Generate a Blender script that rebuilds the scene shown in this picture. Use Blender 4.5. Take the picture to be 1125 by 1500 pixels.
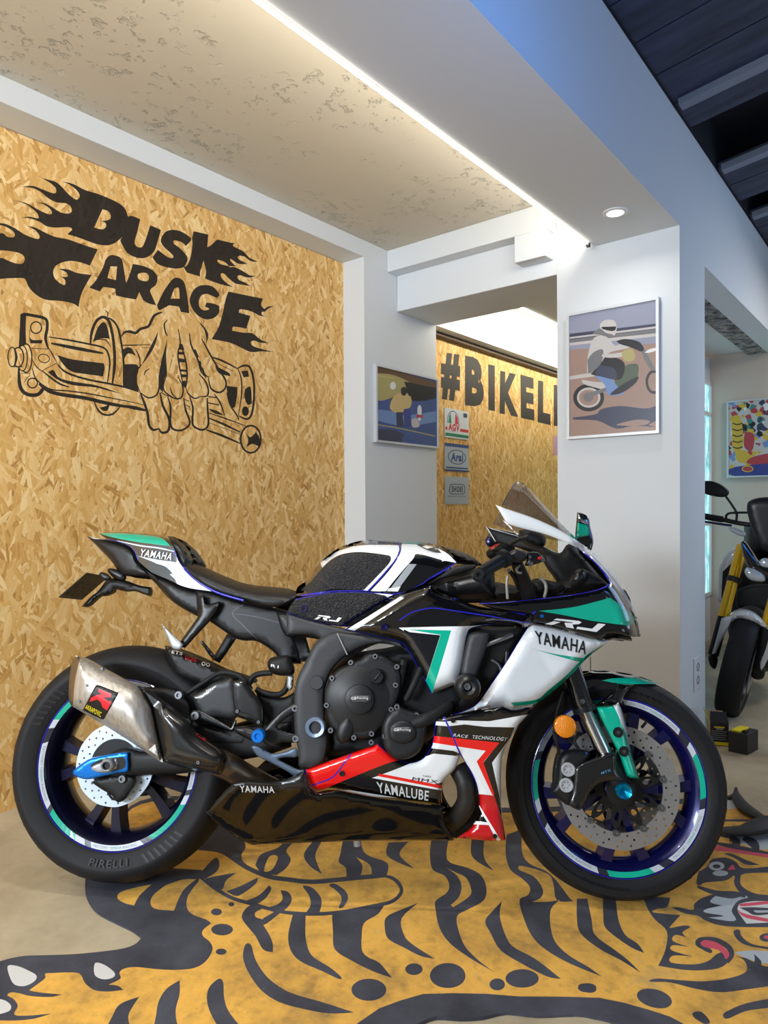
import bpy, bmesh, math, random
import numpy as np
from mathutils import Matrix, Vector
from mathutils.geometry import delaunay_2d_cdt
for _o in list(bpy.data.objects): bpy.data.objects.remove(_o)
SC = bpy.context.scene
COL = SC.collection
random.seed(7)
PI = math.pi
# ---------------------------------------------------------------- camera
FPX = 1000.0            # focal length in pixels of the 1125x1500 frame
CAM_H = 1.073
PITCH, ROLL = math.atan(-10/FPX), 0.006
_up0 = Vector((0, -math.sin(PITCH), math.cos(PITCH))); _rt0 = Vector((1, 0, 0))
FW = Vector((0, math.cos(PITCH), math.sin(PITCH)))
RT = _rt0*math.cos(ROLL) - _up0*math.sin(ROLL)
UP = _rt0*math.sin(ROLL) + _up0*math.cos(ROLL)
EYE = Vector((0, 0, CAM_H))
cd = bpy.data.cameras.new('camera'); cam = bpy.data.objects.new('camera', cd); COL.objects.link(cam)
cd.sensor_fit = 'VERTICAL'; cd.sensor_height = 36.0; cd.lens = 36.0*FPX/1500.0
cd.clip_start = 0.05; cd.clip_end = 60
m = Matrix.Identity(4)
for i in range(3):
    m[i][0], m[i][1], m[i][2], m[i][3] = RT[i], UP[i], -FW[i], EYE[i]
cam.matrix_world = m
SC.camera = cam
# ---------------------------------------------------------------- light and exposure
SC.view_settings.view_transform = 'Standard'; SC.view_settings.look = 'None'
SC.view_settings.exposure = 0.12; SC.view_settings.gamma = 1.0; SC.view_settings.use_curve_mapping = False
W = bpy.data.worlds.new('world'); SC.world = W; W.use_nodes = True
W.node_tree.nodes['Background'].inputs[0].default_value = (0.86, 0.93, 1.0, 1)
W.node_tree.nodes['Background'].inputs[1].default_value = 0.15
TH = math.radians(39.1)                  # heading of the painted wall, to the right of straight ahead
RM = Matrix(((math.sin(TH), -math.cos(TH), 0, 0), (math.cos(TH), math.sin(TH), 0, 0), (0, 0, 1, 0), (0, 0, 0, 1)))
def area(name, loc, target, size, sizey, power, color, room=False):
    d = bpy.data.lights.new(name, 'AREA'); d.shape = 'RECTANGLE'; d.size = size; d.size_y = sizey
    d.energy = power; d.color = color
    o = bpy.data.objects.new(name, d); COL.objects.link(o)
    a, b = Vector(loc), Vector(target)
    if room: a, b = RM @ a, RM @ b
    o.location = a; o.rotation_euler = (b-a).to_track_quat('-Z', 'Y').to_euler()
    return o
area('added_key_light', (-2.9, 1.4, 1.85), (2.4, 1.2, 0.75), 2.1, .75, 168, (0.82, 0.91, 1.0), room=True)  # added soft key light from behind the camera; no shopfront is built
area('added_blue_light', (1.15, .1, 1.95), (1.55, .865, 2.38), .4, .2, 2.2, (0.07, 0.33, 1.0), room=True).data.spread = math.radians(110)  # added blue light on the bulkhead side; no roof window there
area('added_blue_light', (2.2, -1.4, 2.0), (2.6, .7, 2.75), 1.0, .6, 5, (0.12, 0.34, 1.0), room=True)  # added wide blue wash for bulkhead and roof boards, source unseen
area('added_right_fill', (3.5, -.7, .9), (.95, 1.9, .7), 1.6, 1.0, 10, (.72, .86, 1.0))  # added cool fill for the nose edge and column side; no door there
area('cool_side_light', (4.3, -.7, 1.7), (3.4, .9, 1.3), 1.2, 1.6, 12, (0.42, 0.66, 1.0), room=True)  # cool light aimed at the column side, its source unseen
area('added_back_fill', (4.9, -.2, 2.35), (4.6, .3, 0), .8, .5, 16, (1.0, .93, .84), room=True)  # added to brighten the back zone; no lamp fitting there
# ---------------------------------------------------------------- helpers: materials
def lin(c):
    return tuple(((x/255)/12.92 if x/255 <= .04045 else ((x/255+.055)/1.055)**2.4) for x in c)
MATS = {}
def mat(name, rgb=(128,128,128), rough=.5, metal=0., coat=0., spec=.5, trans=0., emit=None, es=1., alpha=1., ior=1.45):
    if name in MATS: return MATS[name]
    M = bpy.data.materials.new(name); M.use_nodes = True
    b = M.node_tree.nodes['Principled BSDF']
    b.inputs['Base Color'].default_value = (*lin(rgb), 1); b.inputs['Roughness'].default_value = rough
    b.inputs['Metallic'].default_value = metal; b.inputs['Coat Weight'].default_value = coat
    b.inputs['Coat Roughness'].default_value = .04; b.inputs['Specular IOR Level'].default_value = spec
    b.inputs['Transmission Weight'].default_value = trans; b.inputs['Alpha'].default_value = alpha
    b.inputs['IOR'].default_value = ior
    if emit: b.inputs['Emission Color'].default_value = (*lin(emit), 1); b.inputs['Emission Strength'].default_value = es
    MATS[name] = M
    return M
class NT:
    def __init__(s, M): s.t = M.node_tree; s.n = s.t.nodes; s.b = s.n['Principled BSDF']
    def add(s, typ, **k):
        x = s.n.new(typ)
        for a, v in k.items():
            if a == 'i':
                for kk, vv in v.items():
                    if hasattr(vv, 'is_output') or vv.__class__.__name__.startswith('NodeSocket'): s.t.links.new(vv, x.inputs[kk])
                    else: x.inputs[kk].default_value = vv
            else: setattr(x, a, v)
        return x
    def link(s, a, b): s.t.links.new(a, b)
    def ramp(s, fac, stops):
        r = s.add('ShaderNodeValToRGB'); e = r.color_ramp.elements
        while len(e) < len(stops): e.new(.5)
        for el, (p, c) in zip(e, stops): el.position = p; el.color = (*lin(c), 1) if len(c) == 3 else c
        s.link(fac, r.inputs[0]); return r.outputs[0]
    def mapping(s, scale=(1,1,1), rot=(0,0,0), kind='Object'):
        tc = s.add('ShaderNodeTexCoord')
        mp = s.add('ShaderNodeMapping', i={'Vector': tc.outputs[kind], 'Scale': scale, 'Rotation': rot}); return mp.outputs[0]
    def noise(s, vec, scale, detail=4, rough=.55):
        return s.add('ShaderNodeTexNoise', i={'Vector': vec, 'Scale': scale, 'Detail': detail, 'Roughness': rough}).outputs[0]
    def bump(s, h, strength=.3, dist=.01):
        b = s.add('ShaderNodeBump', i={'Height': h, 'Strength': strength, 'Distance': dist}); s.link(b.outputs[0], s.b.inputs['Normal'])
    def mix(s, f, a, b, blend='MIX'):
        x = s.add('ShaderNodeMix', data_type='RGBA', blend_type=blend)
        for idx, v in ((0, f), (6, a), (7, b)):
            if hasattr(v, 'is_output'): s.link(v, x.inputs[idx])
            else: x.inputs[idx].default_value = v
        return x.outputs[2]
    def math(s, op, a, b=0.0):
        x = s.add('ShaderNodeMath', operation=op)
        for idx, v in ((0, a), (1, b)):
            if hasattr(v, 'is_output'): s.link(v, x.inputs[idx])
            else: x.inputs[idx].default_value = v
        return x.outputs[0]
def osb_material(name, dark=None):
    M = mat(name, rough=.62, spec=.25); t = NT(M)
    tc = t.add('ShaderNodeTexCoord').outputs['Object']
    cols = hgt = None
    for k, (ang, off) in enumerate(((1.50, 0), (1.05, 3.1), (-1.2, 5.7), (.55, 9.3), (-.8, 12.9), (1.85, 17.3), (1.35, 23.1))):
        mp = t.add('ShaderNodeMapping', vector_type='TEXTURE', i={'Vector': tc, 'Rotation': (0, ang, 0), 'Location': (off, 0, off*.7), 'Scale': (1/12, 1, 1/52)}).outputs[0]
        v = t.add('ShaderNodeTexVoronoi', i={'Vector': mp, 'Scale': 1.0, 'Randomness': 1.0})
        sep = t.add('ShaderNodeSeparateColor', i={'Color': v.outputs['Color']}).outputs
        mp2 = t.add('ShaderNodeMapping', vector_type='TEXTURE', i={'Vector': tc, 'Rotation': (0, ang, 0), 'Scale': (1/9, 1, 1/400)}).outputs[0]
        val = t.math('ADD', t.math('MULTIPLY', sep[1], .62), t.math('MULTIPLY', t.noise(mp2, 1.0, 4), .58))
        h = t.math('SUBTRACT', sep[0], t.math('MULTIPLY', v.outputs['Distance'], .55))
        if cols is None: cols, hgt = val, h
        else:
            f = t.math('GREATER_THAN', h, hgt)
            x = t.add('ShaderNodeMix', data_type='FLOAT'); t.link(f, x.inputs[0]); t.link(cols, x.inputs[2]); t.link(val, x.inputs[3]); cols = x.outputs[0]
            hgt = t.math('MAXIMUM', h, hgt)
    c = t.ramp(cols, [(.12, (108,70,30)), (.24, (180,128,64)), (.42, (215,166,94)), (.62, (229,183,112)), (.90, (246,215,156))])
    c = t.mix(t.ramp(hgt, [(.10, (170,170,170)), (.42, (0,0,0))]), c, (*lin((166,116,62)), 1))
    if dark:
        c = t.mix(.97, c, (*lin(dark), 1)); 
    t.link(c, t.b.inputs['Base Color'])
    t.bump(hgt, .35, .003)
    return M
def plaster(name, rgb, pits=False, scale=9.):
    M = mat(name, rgb, rough=.75, spec=.25); t = NT(M)
    vec = t.mapping()
    n = t.noise(vec, scale, 6, .6)
    if pits:
        zone = t.ramp(t.noise(vec, 2.6, 4, .6), [(.46, (0,0,0)), (.58, (255,255,255))])
        fine = t.ramp(t.noise(vec, 27, 5, .62), [(.58, (255,255,255)), (.63, (0,0,0))])
        h = t.mix(zone, (1,1,1,1), fine)
        t.bump(h, .8, .010)
        c = t.mix(t.math('MULTIPLY', n, .3), (*lin(rgb), 1), (*lin(tuple(x*.9 for x in rgb)), 1))
        t.link(c, t.b.inputs['Base Color'])
    else: t.bump(n, .08, .01)
    return M
# ---------------------------------------------------------------- helpers: objects
def tag(o, label=None, cat=None, group=None, kind=None):
    for k, v in (('label', label), ('category', cat), ('group', group), ('kind', kind)):
        if v: o[k] = v
    return o
def empty(name, matrix, label, cat, group=None):
    o = bpy.data.objects.new(name, None); COL.objects.link(o); o.matrix_world = matrix; o.empty_display_size = .1
    return tag(o, label, cat, group)
def mesh_obj(name, verts, faces, mats, idx=None, parent=None, smooth=40, matrix=None, weld=True):
    me = bpy.data.meshes.new(name)
    me.from_pydata([tuple(map(float, v)) for v in verts], [], [tuple(map(int, f)) for f in faces])
    if not isinstance(mats, (list, tuple)): mats = [mats]
    for M in mats: me.materials.append(M)
    if idx is not None: me.polygons.foreach_set('material_index', np.asarray(idx, dtype=np.int32))
    bm = bmesh.new(); bm.from_mesh(me)
    if weld: bmesh.ops.remove_doubles(bm, verts=bm.verts, dist=1e-5)
    bmesh.ops.dissolve_degenerate(bm, edges=bm.edges, dist=1e-6)
    bm.to_mesh(me); bm.free()
    if smooth:
        me.polygons.foreach_set('use_smooth', np.ones(len(me.polygons), dtype=bool))
        me.set_sharp_from_angle(angle=math.radians(smooth))
    me.update()
    o = bpy.data.objects.new(name, me); COL.objects.link(o)
    if parent is not None: o.parent = parent
    if matrix is not None: o.matrix_world = matrix
    return o
class MB:
    """collects simple solids into one mesh"""
    def __init__(s): s.v = []; s.f = []; s.i = []
    def add(s, v, f, mi=0):
        b = len(s.v); s.v += [tuple(x) for x in v]; s.f += [tuple(b+k for k in q) for q in f]; s.i += [mi]*len(f); return s
    def box(s, a, b, mi=0, M=None):
        v = [Vector((x, y, z)) for x in (a[0], b[0]) for y in (a[1], b[1]) for z in (a[2], b[2])]
        if M: v = [M @ p for p in v]
        return s.add(v, [(0,1,3,2), (4,6,7,5), (0,4,5,1), (2,3,7,6), (0,2,6,4), (1,5,7,3)], mi)
    def tube(s, pts, r, seg=10, mi=0, cap=True, squash=1.):
        pts = [Vector(p) for p in pts]; n = len(pts)
        rs = r if isinstance(r, (list, tuple)) else [r]*n
        v = []; prev = None
        for k, p in enumerate(pts):
            d = (pts[min(k+1, n-1)] - pts[max(k-1, 0)]).normalized()
            if prev is None: a = d.orthogonal().normalized()
            else:
                a = (prev - d*prev.dot(d)); a = a.normalized() if a.length > 1e-6 else d.orthogonal().normalized()
            prev = a; c = d.cross(a)
            for j in range(seg):
                t = 2*PI*j/seg; q = p + a*(rs[k]*math.cos(t)) + c*(rs[k]*math.sin(t)); q.z = p.z+(q.z-p.z)*squash; v.append(q)
        f = [(k*seg+j, k*seg+(j+1) % seg, (k+1)*seg+(j+1) % seg, (k+1)*seg+j) for k in range(n-1) for j in range(seg)]
        if cap: f += [tuple(range(seg-1, -1, -1)), tuple((n-1)*seg+j for j in range(seg))]
        return s.add(v, f, mi)
    def lathe(s, prof, c, seg=48, mi=0, axis='Y', closed=False):
        """prof = [(r, offset along axis)], spun about the axis through c"""
        v = []; n = len(prof)
        for k in range(seg):
            t = 2*PI*k/seg
            for r, o in prof:
                q = (r*math.cos(t), o, r*math.sin(t)) if axis == 'Y' else (r*math.cos(t), r*math.sin(t), o)
                v.append((c[0]+q[0], c[1]+q[1], c[2]+q[2]))
        m_ = n if closed else n-1
        f = [(k*n+j, k*n+(j+1) % n, ((k+1) % seg)*n+(j+1) % n, ((k+1) % seg)*n+j) for k in range(seg) for j in range(m_)]
        return s.add(v, f, mi)
    def build(s, name, mats, parent=None, matrix=None, smooth=40, bevel=0):
        o = mesh_obj(name, s.v, s.f, mats, s.i, parent, smooth, matrix)
        bm = bmesh.new(); bm.from_mesh(o.data); bmesh.ops.recalc_face_normals(bm, faces=bm.faces); bm.to_mesh(o.data); bm.free()
        if bevel:
            md = o.modifiers.new('bevel', 'BEVEL'); md.width = bevel; md.segments = 2; md.limit_method = 'ANGLE'
        return o
# ---------------------------------------------------------------- helpers: outlines
def crom(p, n=4, closed=False):
    p = np.asarray(p, float); N = len(p); out = []
    if N < 3 and not closed: return [tuple(q) for q in p]
    for k in range(N if closed else N-1):
        if closed: a, b, c, d = p[(k-1) % N], p[k], p[(k+1) % N], p[(k+2) % N]
        else: a, b, c, d = p[max(k-1, 0)], p[k], p[k+1], p[min(k+2, N-1)]
        for t in np.arange(n)/n:
            out.append(tuple(.5*((2*b)+(c-a)*t+(2*a-5*b+4*c-d)*t*t+(3*b-a-3*c+d)*t**3)))
    if not closed: out.append(tuple(p[-1]))
    return out
def S(pts, n=4):
    """closed smooth outline; a point with a third element is a sharp corner"""
    cs = [k for k, q in enumerate(pts) if len(q) > 2]
    P2 = [(q[0], q[1]) for q in pts]
    if not cs: return crom(P2, n, True)
    out = []; N = len(pts)
    for a, b in zip(cs, cs[1:]+[cs[0]+N]):
        seg = [P2[k % N] for k in range(a, b+1)]
        out += crom(seg, n)[:-1]
    return out
def win(x0, y0, s):
    return lambda pts: [(x0+q[0]/s, y0+q[1]/s, *q[2:]) for q in pts]
def ell(cx, cy, rx, ry, n=28, rot=0.):
    c, s = math.cos(rot), math.sin(rot)
    return [(cx+rx*math.cos(t)*c-ry*math.sin(t)*s, cy+rx*math.cos(t)*s+ry*math.sin(t)*c) for t in np.linspace(0, 2*PI, n, endpoint=False)]
def stroke(pts, w, n=4, taper=.35):
    """polygon of a brush stroke along a polyline"""
    p = np.array(crom([q[:2] for q in pts], n)); d = np.gradient(p, axis=0); d /= np.linalg.norm(d, axis=1)[:, None]+1e-9
    nn = np.stack([-d[:, 1], d[:, 0]], 1); N = len(p)
    ww = np.full(N, w/2.); e = min(3, N//2)
    if taper < 1 and e:
        for k in range(e):
            f = taper+(1-taper)*k/e; ww[k] *= f; ww[-1-k] *= f
    return [tuple(q) for q in p+nn*ww[:, None]]+[tuple(q) for q in (p-nn*ww[:, None])[::-1]]
def inside(P, poly):
    P = np.asarray(P, float); poly = np.asarray(poly, float); x, y = P[:, 0], P[:, 1]; r = np.zeros(len(P), bool)
    a = poly; b = np.roll(poly, -1, 0)
    for (x1, y1), (x2, y2) in zip(a, b):
        if y1 == y2: continue
        c = ((y1 > y) != (y2 > y)) & (x < (x2-x1)*(y-y1)/(y2-y1)+x1); r ^= c
    return r
def edist(P, line, closed=True):
    P = np.asarray(P, float); L = np.asarray([q[:2] for q in line], float); D = np.full(len(P), 1e9)
    prs = zip(L, np.roll(L, -1, 0)) if closed else zip(L[:-1], L[1:])
    for a, b in prs:
        ab = b-a; l = (ab@ab)+1e-12; t = np.clip(((P-a)@ab)/l, 0, 1); q = P-(a+t[:, None]*ab)
        D = np.minimum(D, np.hypot(q[:, 0], q[:, 1]))
    return D
def resample(poly, s):
    p = np.asarray([q[:2] for q in poly], float); out = []
    for a, b in zip(p, np.roll(p, -1, 0)):
        k = max(1, int(round(np.hypot(*(b-a))/s)))
        out += [tuple(a+(b-a)*t/k) for t in range(k)]
    return out
def cdt(outline, layers=(), spacing=5., holes=(), rings=()):
    """triangulate outline (minus holes); layers = [(polygon, material index)], the last one that covers a triangle paints it"""
    loops = [resample(outline, spacing)]+[resample(h, spacing) for h in holes]+[resample(l[0], spacing*1.5) for l in layers]
    V = []; E = []
    for lp in loops:
        b = len(V); V += lp; E += [(b+k, b+(k+1) % len(lp)) for k in range(len(lp))]
    o = np.array(loops[0]); lo, hi = o.min(0), o.max(0)
    gx, gy = np.meshgrid(np.arange(lo[0]+spacing/2, hi[0], spacing), np.arange(lo[1]+spacing/2, hi[1], spacing*.9))
    gx = gx+(np.arange(gx.shape[0]) % 2)[:, None]*spacing/2
    g = np.stack([gx.ravel(), gy.ravel()], 1)
    if len(g):
        g = g[inside(g, o)]
        if len(g): g = g[edist(g, o) > spacing*.55+(max(rings) if len(rings) else 0)]
        V = V+[tuple(q) for q in g]
    if len(rings):     # rows of points parallel to the edge keep rounded edges smooth
        d_ = np.roll(o, -1, 0)-np.roll(o, 1, 0); d_ /= np.linalg.norm(d_, axis=1)[:, None]+1e-9
        a_ = np.sum(o[:, 0]*np.roll(o[:, 1], -1)-np.roll(o[:, 0], -1)*o[:, 1]); nn = np.stack([-d_[:, 1], d_[:, 0]], 1)*(1 if a_ > 0 else -1)
        for rr in rings:
            q = o+nn*rr; q = q[inside(q, o)]
            if len(q): V = V+[tuple(z) for z in q[edist(q, o) > rr*.93]]
    r = delaunay_2d_cdt([Vector(q) for q in V], E, [], 0, 1e-6*max(1, hi[0]-lo[0]))
    P = np.array([tuple(q) for q in r[0]]); T = np.array([f for f in r[2] if len(f) == 3])
    cen = P[T].mean(1); keep = inside(cen, o)
    for h in loops[1:1+len(holes)]: keep &= ~inside(cen, h)
    T = T[keep]; cen = cen[keep]; mi = np.zeros(len(T), int)
    for poly, k in layers: mi[inside(cen, [q[:2] for q in poly])] = k
    a, b, c = P[T[:, 0]], P[T[:, 1]], P[T[:, 2]]
    ar = (b[:, 0]-a[:, 0])*(c[:, 1]-a[:, 1])-(b[:, 1]-a[:, 1])*(c[:, 0]-a[:, 0])
    T[ar < 0] = T[ar < 0][:, ::-1]; ok = np.abs(ar) > 1e-12
    T = T[ok]; mi = mi[ok]
    used = np.unique(T); mp = np.full(len(P), -1); mp[used] = np.arange(len(used))
    return P[used], mp[T], mi
def boundary(T):
    e = {}
    for t in T:
        for k in range(3): e[(t[k], t[(k+1) % 3])] = 1
    return [(a, b) for (a, b) in e if (b, a) not in e]
# text as triangles in a unit square
_TXT = {}
def text_tris(s, bold=.02):
    key = (s, bold)
    if key not in _TXT:
        cu = bpy.data.curves.new('txt', 'FONT'); cu.body = s; cu.size = 1; cu.offset = bold; cu.resolution_u = 3; cu.space_character = 1.12+bold
        ob = bpy.data.objects.new('txt', cu); COL.objects.link(ob); bpy.context.view_layer.update()
        me = bpy.data.meshes.new_from_object(ob)
        P = np.array([v.co[:2] for v in me.vertices]); F = [tuple(p.vertices) for p in me.polygons]
        bpy.data.objects.remove(ob); bpy.data.curves.remove(cu); bpy.data.meshes.remove(me)
        lo, hi = P.min(0), P.max(0); P = (P-lo)/(hi-lo)
        _TXT[key] = (P, F)
    return _TXT[key]
def quad_map(P, q):
    """unit square -> quad (top-left, top-right, bottom-right, bottom-left)"""
    q = np.asarray(q, float); u, v = P[:, :1], P[:, 1:2]
    return q[3]*(1-u)*(1-v)+q[2]*u*(1-v)+q[1]*u*v+q[0]*(1-u)*v
def up_faces(F, flip): return [tuple(reversed(f)) for f in F] if flip else F
# pixel of the photograph -> viewing ray
def ray(px, py): return (RT*((px-562.5)/FPX) - UP*((py-750)/FPX) + FW)
def hit(px, py, pt, nrm):
    d = ray(px, py); return EYE + d*((pt-EYE).dot(nrm)/d.dot(nrm))
RMI = RM.inverted()
U_, V_ = Vector((math.sin(TH), math.cos(TH), 0)), Vector((-math.cos(TH), math.sin(TH), 0))
def on_v(pts, v0):      # points on a wall of constant v -> (u, z)
    out = []
    for q in pts:
        h = hit(q[0], q[1], V_*v0, V_); out.append((h.dot(U_), h.z, *q[2:]))
    return out
def on_u(pts, u0):
    out = []
    for q in pts:
        h = hit(q[0], q[1], U_*u0, U_); out.append((h.dot(V_), h.z, *q[2:]))
    return out
def on_floor(pts, z=0.):
    out = []
    for q in pts:
        h = hit(q[0], q[1], Vector((0, 0, z)), Vector((0, 0, 1))); out.append((h.x, h.y, *q[2:]))
    return out
# ================================================================ the setting
OSB = osb_material('osb_board'); PAINT = osb_material('black_wall_paint', dark=(22, 22, 25))
OSB_FAR = OSB
WHITE = plaster('white_wall', (214, 218, 221)); CEIL = plaster('pitted_ceiling_plaster', (205, 198, 184), True)
GREYSOF = plaster('grey_soffit', (150, 142, 134)); REVEAL = plaster('beige_reveal', (205, 190, 160))
ROUGH = mat('bare_concrete', (150, 146, 142), .9); _t = NT(ROUGH)
_v = _t.mapping(); _n = _t.noise(_v, 16, 8, .75); _t.bump(_n, 1.0, .08)
_t.link(_t.ramp(_n, [(.38, (84,80,78)), (.5, (176,172,168)), (.6, (232,226,218))]), _t.b.inputs['Base Color'])  # lit look of the chips is put into the colour as well
FLOOR = mat('polished_concrete', (168, 150, 122), .38, spec=.4); _t = NT(FLOOR); _v = _t.mapping()
_c = _t.ramp(_t.noise(_v, 2.3, 7, .62), [(.3, (152,138,114)), (.5, (186,172,144)), (.72, (208,195,168))])
_c = _t.mix(_t.math('MULTIPLY', _t.noise(_v, 30, 4), .35), _c, (*lin((120,106,86)), 1))
_t.link(_c, _t.b.inputs['Base Color'])
_t.link(_t.ramp(_t.noise(_v, 5, 5), [(.3, (.25,.25,.25,1)), (.7, (.5,.5,.5,1))]), _t.b.inputs['Roughness'])
DARKWOOD = mat('dark_roof_boards', (40, 44, 58), .6); _t = NT(DARKWOOD); _v = _t.mapping((1, 1, 1))
_g = _t.noise(_t.mapping((3, .4, 3)), 6, 5); _t.link(_t.ramp(_g, [(.3, (28,34,52)), (.7, (58,67,92))]), _t.b.inputs['Base Color'])
TRIMW = mat('white_paint', (226, 226, 224), .45)

def room_box(name, boxes, M, kind='structure', bevel=0):
    b = MB()
    for a, c in boxes: b.box(a, c)
    o = b.build(name, M, matrix=RM, bevel=bevel)
    return tag(o, kind=kind)
b = MB(); b.box((-5, -3.6, -.12), (9, 9, 0)); tag(b.build('floor', FLOOR), kind='structure')

# the mural on the board wall: black brush work traced in wall coordinates
ZA, ZB, ZC, ZD = win(0,240,5.625), win(180,280,5.1136), win(0,450,5.625), win(180,440,5.1136)
BLK, BRD = 1, 0
mural = []
def blk(w, pts, n=4): mural.append((S(w(pts), n), BLK))
def brd(w, pts, n=4): mural.append((S(w(pts), n), BRD))
def st(w, pts, wd): mural.append((stroke(w(pts), wd/4.5, 3, .5), BLK))
blk(ZA, [(270,75,0),(360,120),(450,145),(500,180),(560,245),(620,292),(650,285),(655,255),(630,215),(570,170),(510,145,0),(600,165),(700,215),(800,245),(900,285),(980,325),(1030,370),(1055,435,0),(1085,430),(1140,470,0),(1120,560,0),(1060,560),(1010,600,0),(950,650),(880,672),(800,662),(720,635),(640,605),(555,580,0),(595,543,0),(570,522),(450,525),(380,512),(330,480),(250,450),(175,445,0),(240,435),(310,450),(318,435),(300,400),(240,350),(170,315),(90,300,0),(180,312),(250,340),(330,385),(400,415),(425,410),(425,390),(400,360),(350,330),(295,318,0),(360,322),(420,350),(500,400),(570,408),(592,385),(580,350),(540,325),(470,318),(400,285),(340,235),(270,200),(175,190,0),(270,182),(360,215),(430,240),(460,238),(460,205),(430,170),(360,125)])
brd(ZA, [(845,375,0),(890,390),(912,425),(905,455),(870,468),(835,470,0),(870,490),(872,520),(840,540),(775,525,0)])
blk(ZA, [(-200,470,0),(0,488),(60,500),(130,535),(210,585),(300,618),(326,610),(320,580),(280,540),(220,510,0),(290,525),(360,560),(450,600),(560,622),(680,665),(805,705,0),(740,840,0),(690,820),(600,800),(520,810),(460,840),(438,890),(450,940),(490,980),(530,998),(540,975),(530,950),(500,930,0),(555,930),(555,905),(530,885),(480,865,0),(560,870),(640,900),(755,915,0),(690,1030),(660,1110),(648,1180,0),(600,1150),(500,1130),(380,1120),(300,1080),(240,1020),(215,965),(190,942),(100,942),(0,950),(-220,990,0),(-120,900),(-220,790,0),(0,775),(60,795),(130,820),(185,820),(203,780),(180,745),(120,725),(40,715),(-100,705,0),(-220,620,0),(0,570),(60,600),(110,605),(122,580),(100,550),(50,520),(0,505)])
blk(ZA, [(735,1020,0),(790,960),(850,850),(870,790),(905,755),(950,755),(1000,780),(1018,850),(1035,960),(1052,1060),(1040,1105,0),(955,1085,0),(950,1030,0),(900,1020),(850,1015,0),(825,1052,0)])
brd(ZA, [(910,845,0),(965,845,0),(955,958,0),(885,940,0)])
blk(ZB, [(30,200,0),(65,185),(130,210,0),(110,300),(88,380),(105,415),(140,420),(160,390),(185,320),(205,255,0),(285,290,0),(260,380),(235,450),(190,490),(140,503),(80,490),(30,460),(0,410),(-18,370),(0,330),(-10,280),(-20,240)])
blk(ZB, [(290,345),(320,305),(370,290),(430,300),(490,335),(512,365),(470,412,0),(460,395),(420,375),(380,370),(385,395),(430,430),(475,480),(485,510),(470,550),(455,570),(400,580),(330,570),(260,545),(222,495,0),(262,440,0),(290,460),(330,490),(365,502),(378,490),(360,465),(310,420),(285,380)])
blk(ZB, [(530,300,0),(640,325,0),(632,420,0),(660,405),(695,372),(710,362,0),(760,375),(830,390),(845,388,0),(825,410),(900,450),(950,500),(1015,528,0),(960,525),(910,490),(870,485),(865,508),(935,545,0),(870,545),(830,522),(808,508),(805,520),(830,548),(850,562,0),(790,560),(730,545),(710,525),(712,515),(735,520),(760,530),(780,545),(800,570,0),(840,570),(900,600),(950,630),(1000,635,0),(940,648),(880,630),(858,640),(870,665),(915,685),(955,712,0),(890,700),(840,690),(790,650),(760,620),(735,618),(740,650),(780,690),(825,718,0),(760,705),(680,680),(615,655,0),(622,600),(605,520,0),(580,600),(578,640,0),(480,610,0),(455,570,0),(485,550),(510,480),(520,400),(520,350)])
blk(ZB, [(75,545,0),(150,560),(220,590),(258,640),(248,700),(205,742),(225,800),(250,855,0),(190,840),(150,815,0),(122,755,0),(100,812,0),(30,800,0),(-10,780,0),(10,720),(45,640)])
brd(ZB, [(115,620),(170,612),(195,640),(180,675),(120,660)])
blk(ZB, [(255,855,0),(300,760),(350,685),(385,652),(425,652),(462,690),(485,800),(497,915,0),(435,905,0),(420,865,0),(345,855,0),(300,880),(270,890)])
brd(ZB, [(385,730,0),(418,725),(425,805,0),(358,805,0)])
blk(ZB, [(500,820),(520,755),(560,715),(620,703),(680,720),(722,775),(700,800,0),(670,785),(630,770),(590,780),(570,820),(575,870),(610,893),(645,885),(640,875,0),(615,865,0),(625,835,0),(680,842),(722,860,0),(720,910),(680,950),(620,960),(560,930),(520,880)])
blk(ZB, [(790,752,0),(900,775),(1050,805,0),(1035,850),(1060,880),(1085,865),(1135,860,0),(1090,880),(1065,902),(1040,905),(1045,930),(1085,935,0),(1030,935),(960,900),(880,885),(870,910,0),(955,935,0),(925,1030,0),(830,1015),(820,1045,0),(900,1060),(970,1065),(1030,1110),(1095,1138,0),(1030,1135),(985,1120),(960,1130),(975,1160),(1050,1185),(1135,1205,0),(1040,1200),(960,1205),(880,1170),(800,1135),(665,1108,0),(720,1010),(750,900),(770,810)])
# fork clamp and tubes, left half
blk(ZC, [(168,70,0),(215,60,0),(212,180),(215,300,0),(180,320),(155,330,0)])
st(ZC, [(168,70),(200,58),(290,72),(350,85),(385,110),(388,180),(375,260),(400,345)], 20)
def oval(w, cx, cy, rx, ry, wd, rot=0.):
    e = ell(cx, cy, rx, ry, 26, rot); mural.append((w(ell(cx, cy, rx+wd/2, ry+wd/2, 30, rot)), BLK)); mural.append((w(ell(cx, cy, rx-wd/2, ry-wd/2, 30, rot)), BRD))
oval(ZC, 297,168,45,48,11)
blk(ZC, [(243,245,0),(270,270),(350,270,0),(345,298,0),(250,298,0)])
st(ZC, [(245,185),(240,290)], 8); st(ZC, [(265,340),(405,345)], 9)
oval(ZC, 215,420,48,118,12); oval(ZC, 185,420,40,105,10)
oval(ZC, 150,412,45,80,12); oval(ZC, 100,410,34,80,10); st(ZC, [(118,335),(135,410),(120,485)], 18); st(ZC, [(100,490),(190,490)], 13)
st(ZC, [(155,500),(160,620),(185,690),(240,722),(310,720),(350,680),(362,650)], 24); oval(ZC, 268,625,40,40,11); st(ZC, [(180,545),(250,545)], 8); st(ZC, [(200,620),(225,580),(250,565)], 6)
oval(ZC, 362,422,46,34,8, .2)
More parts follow.
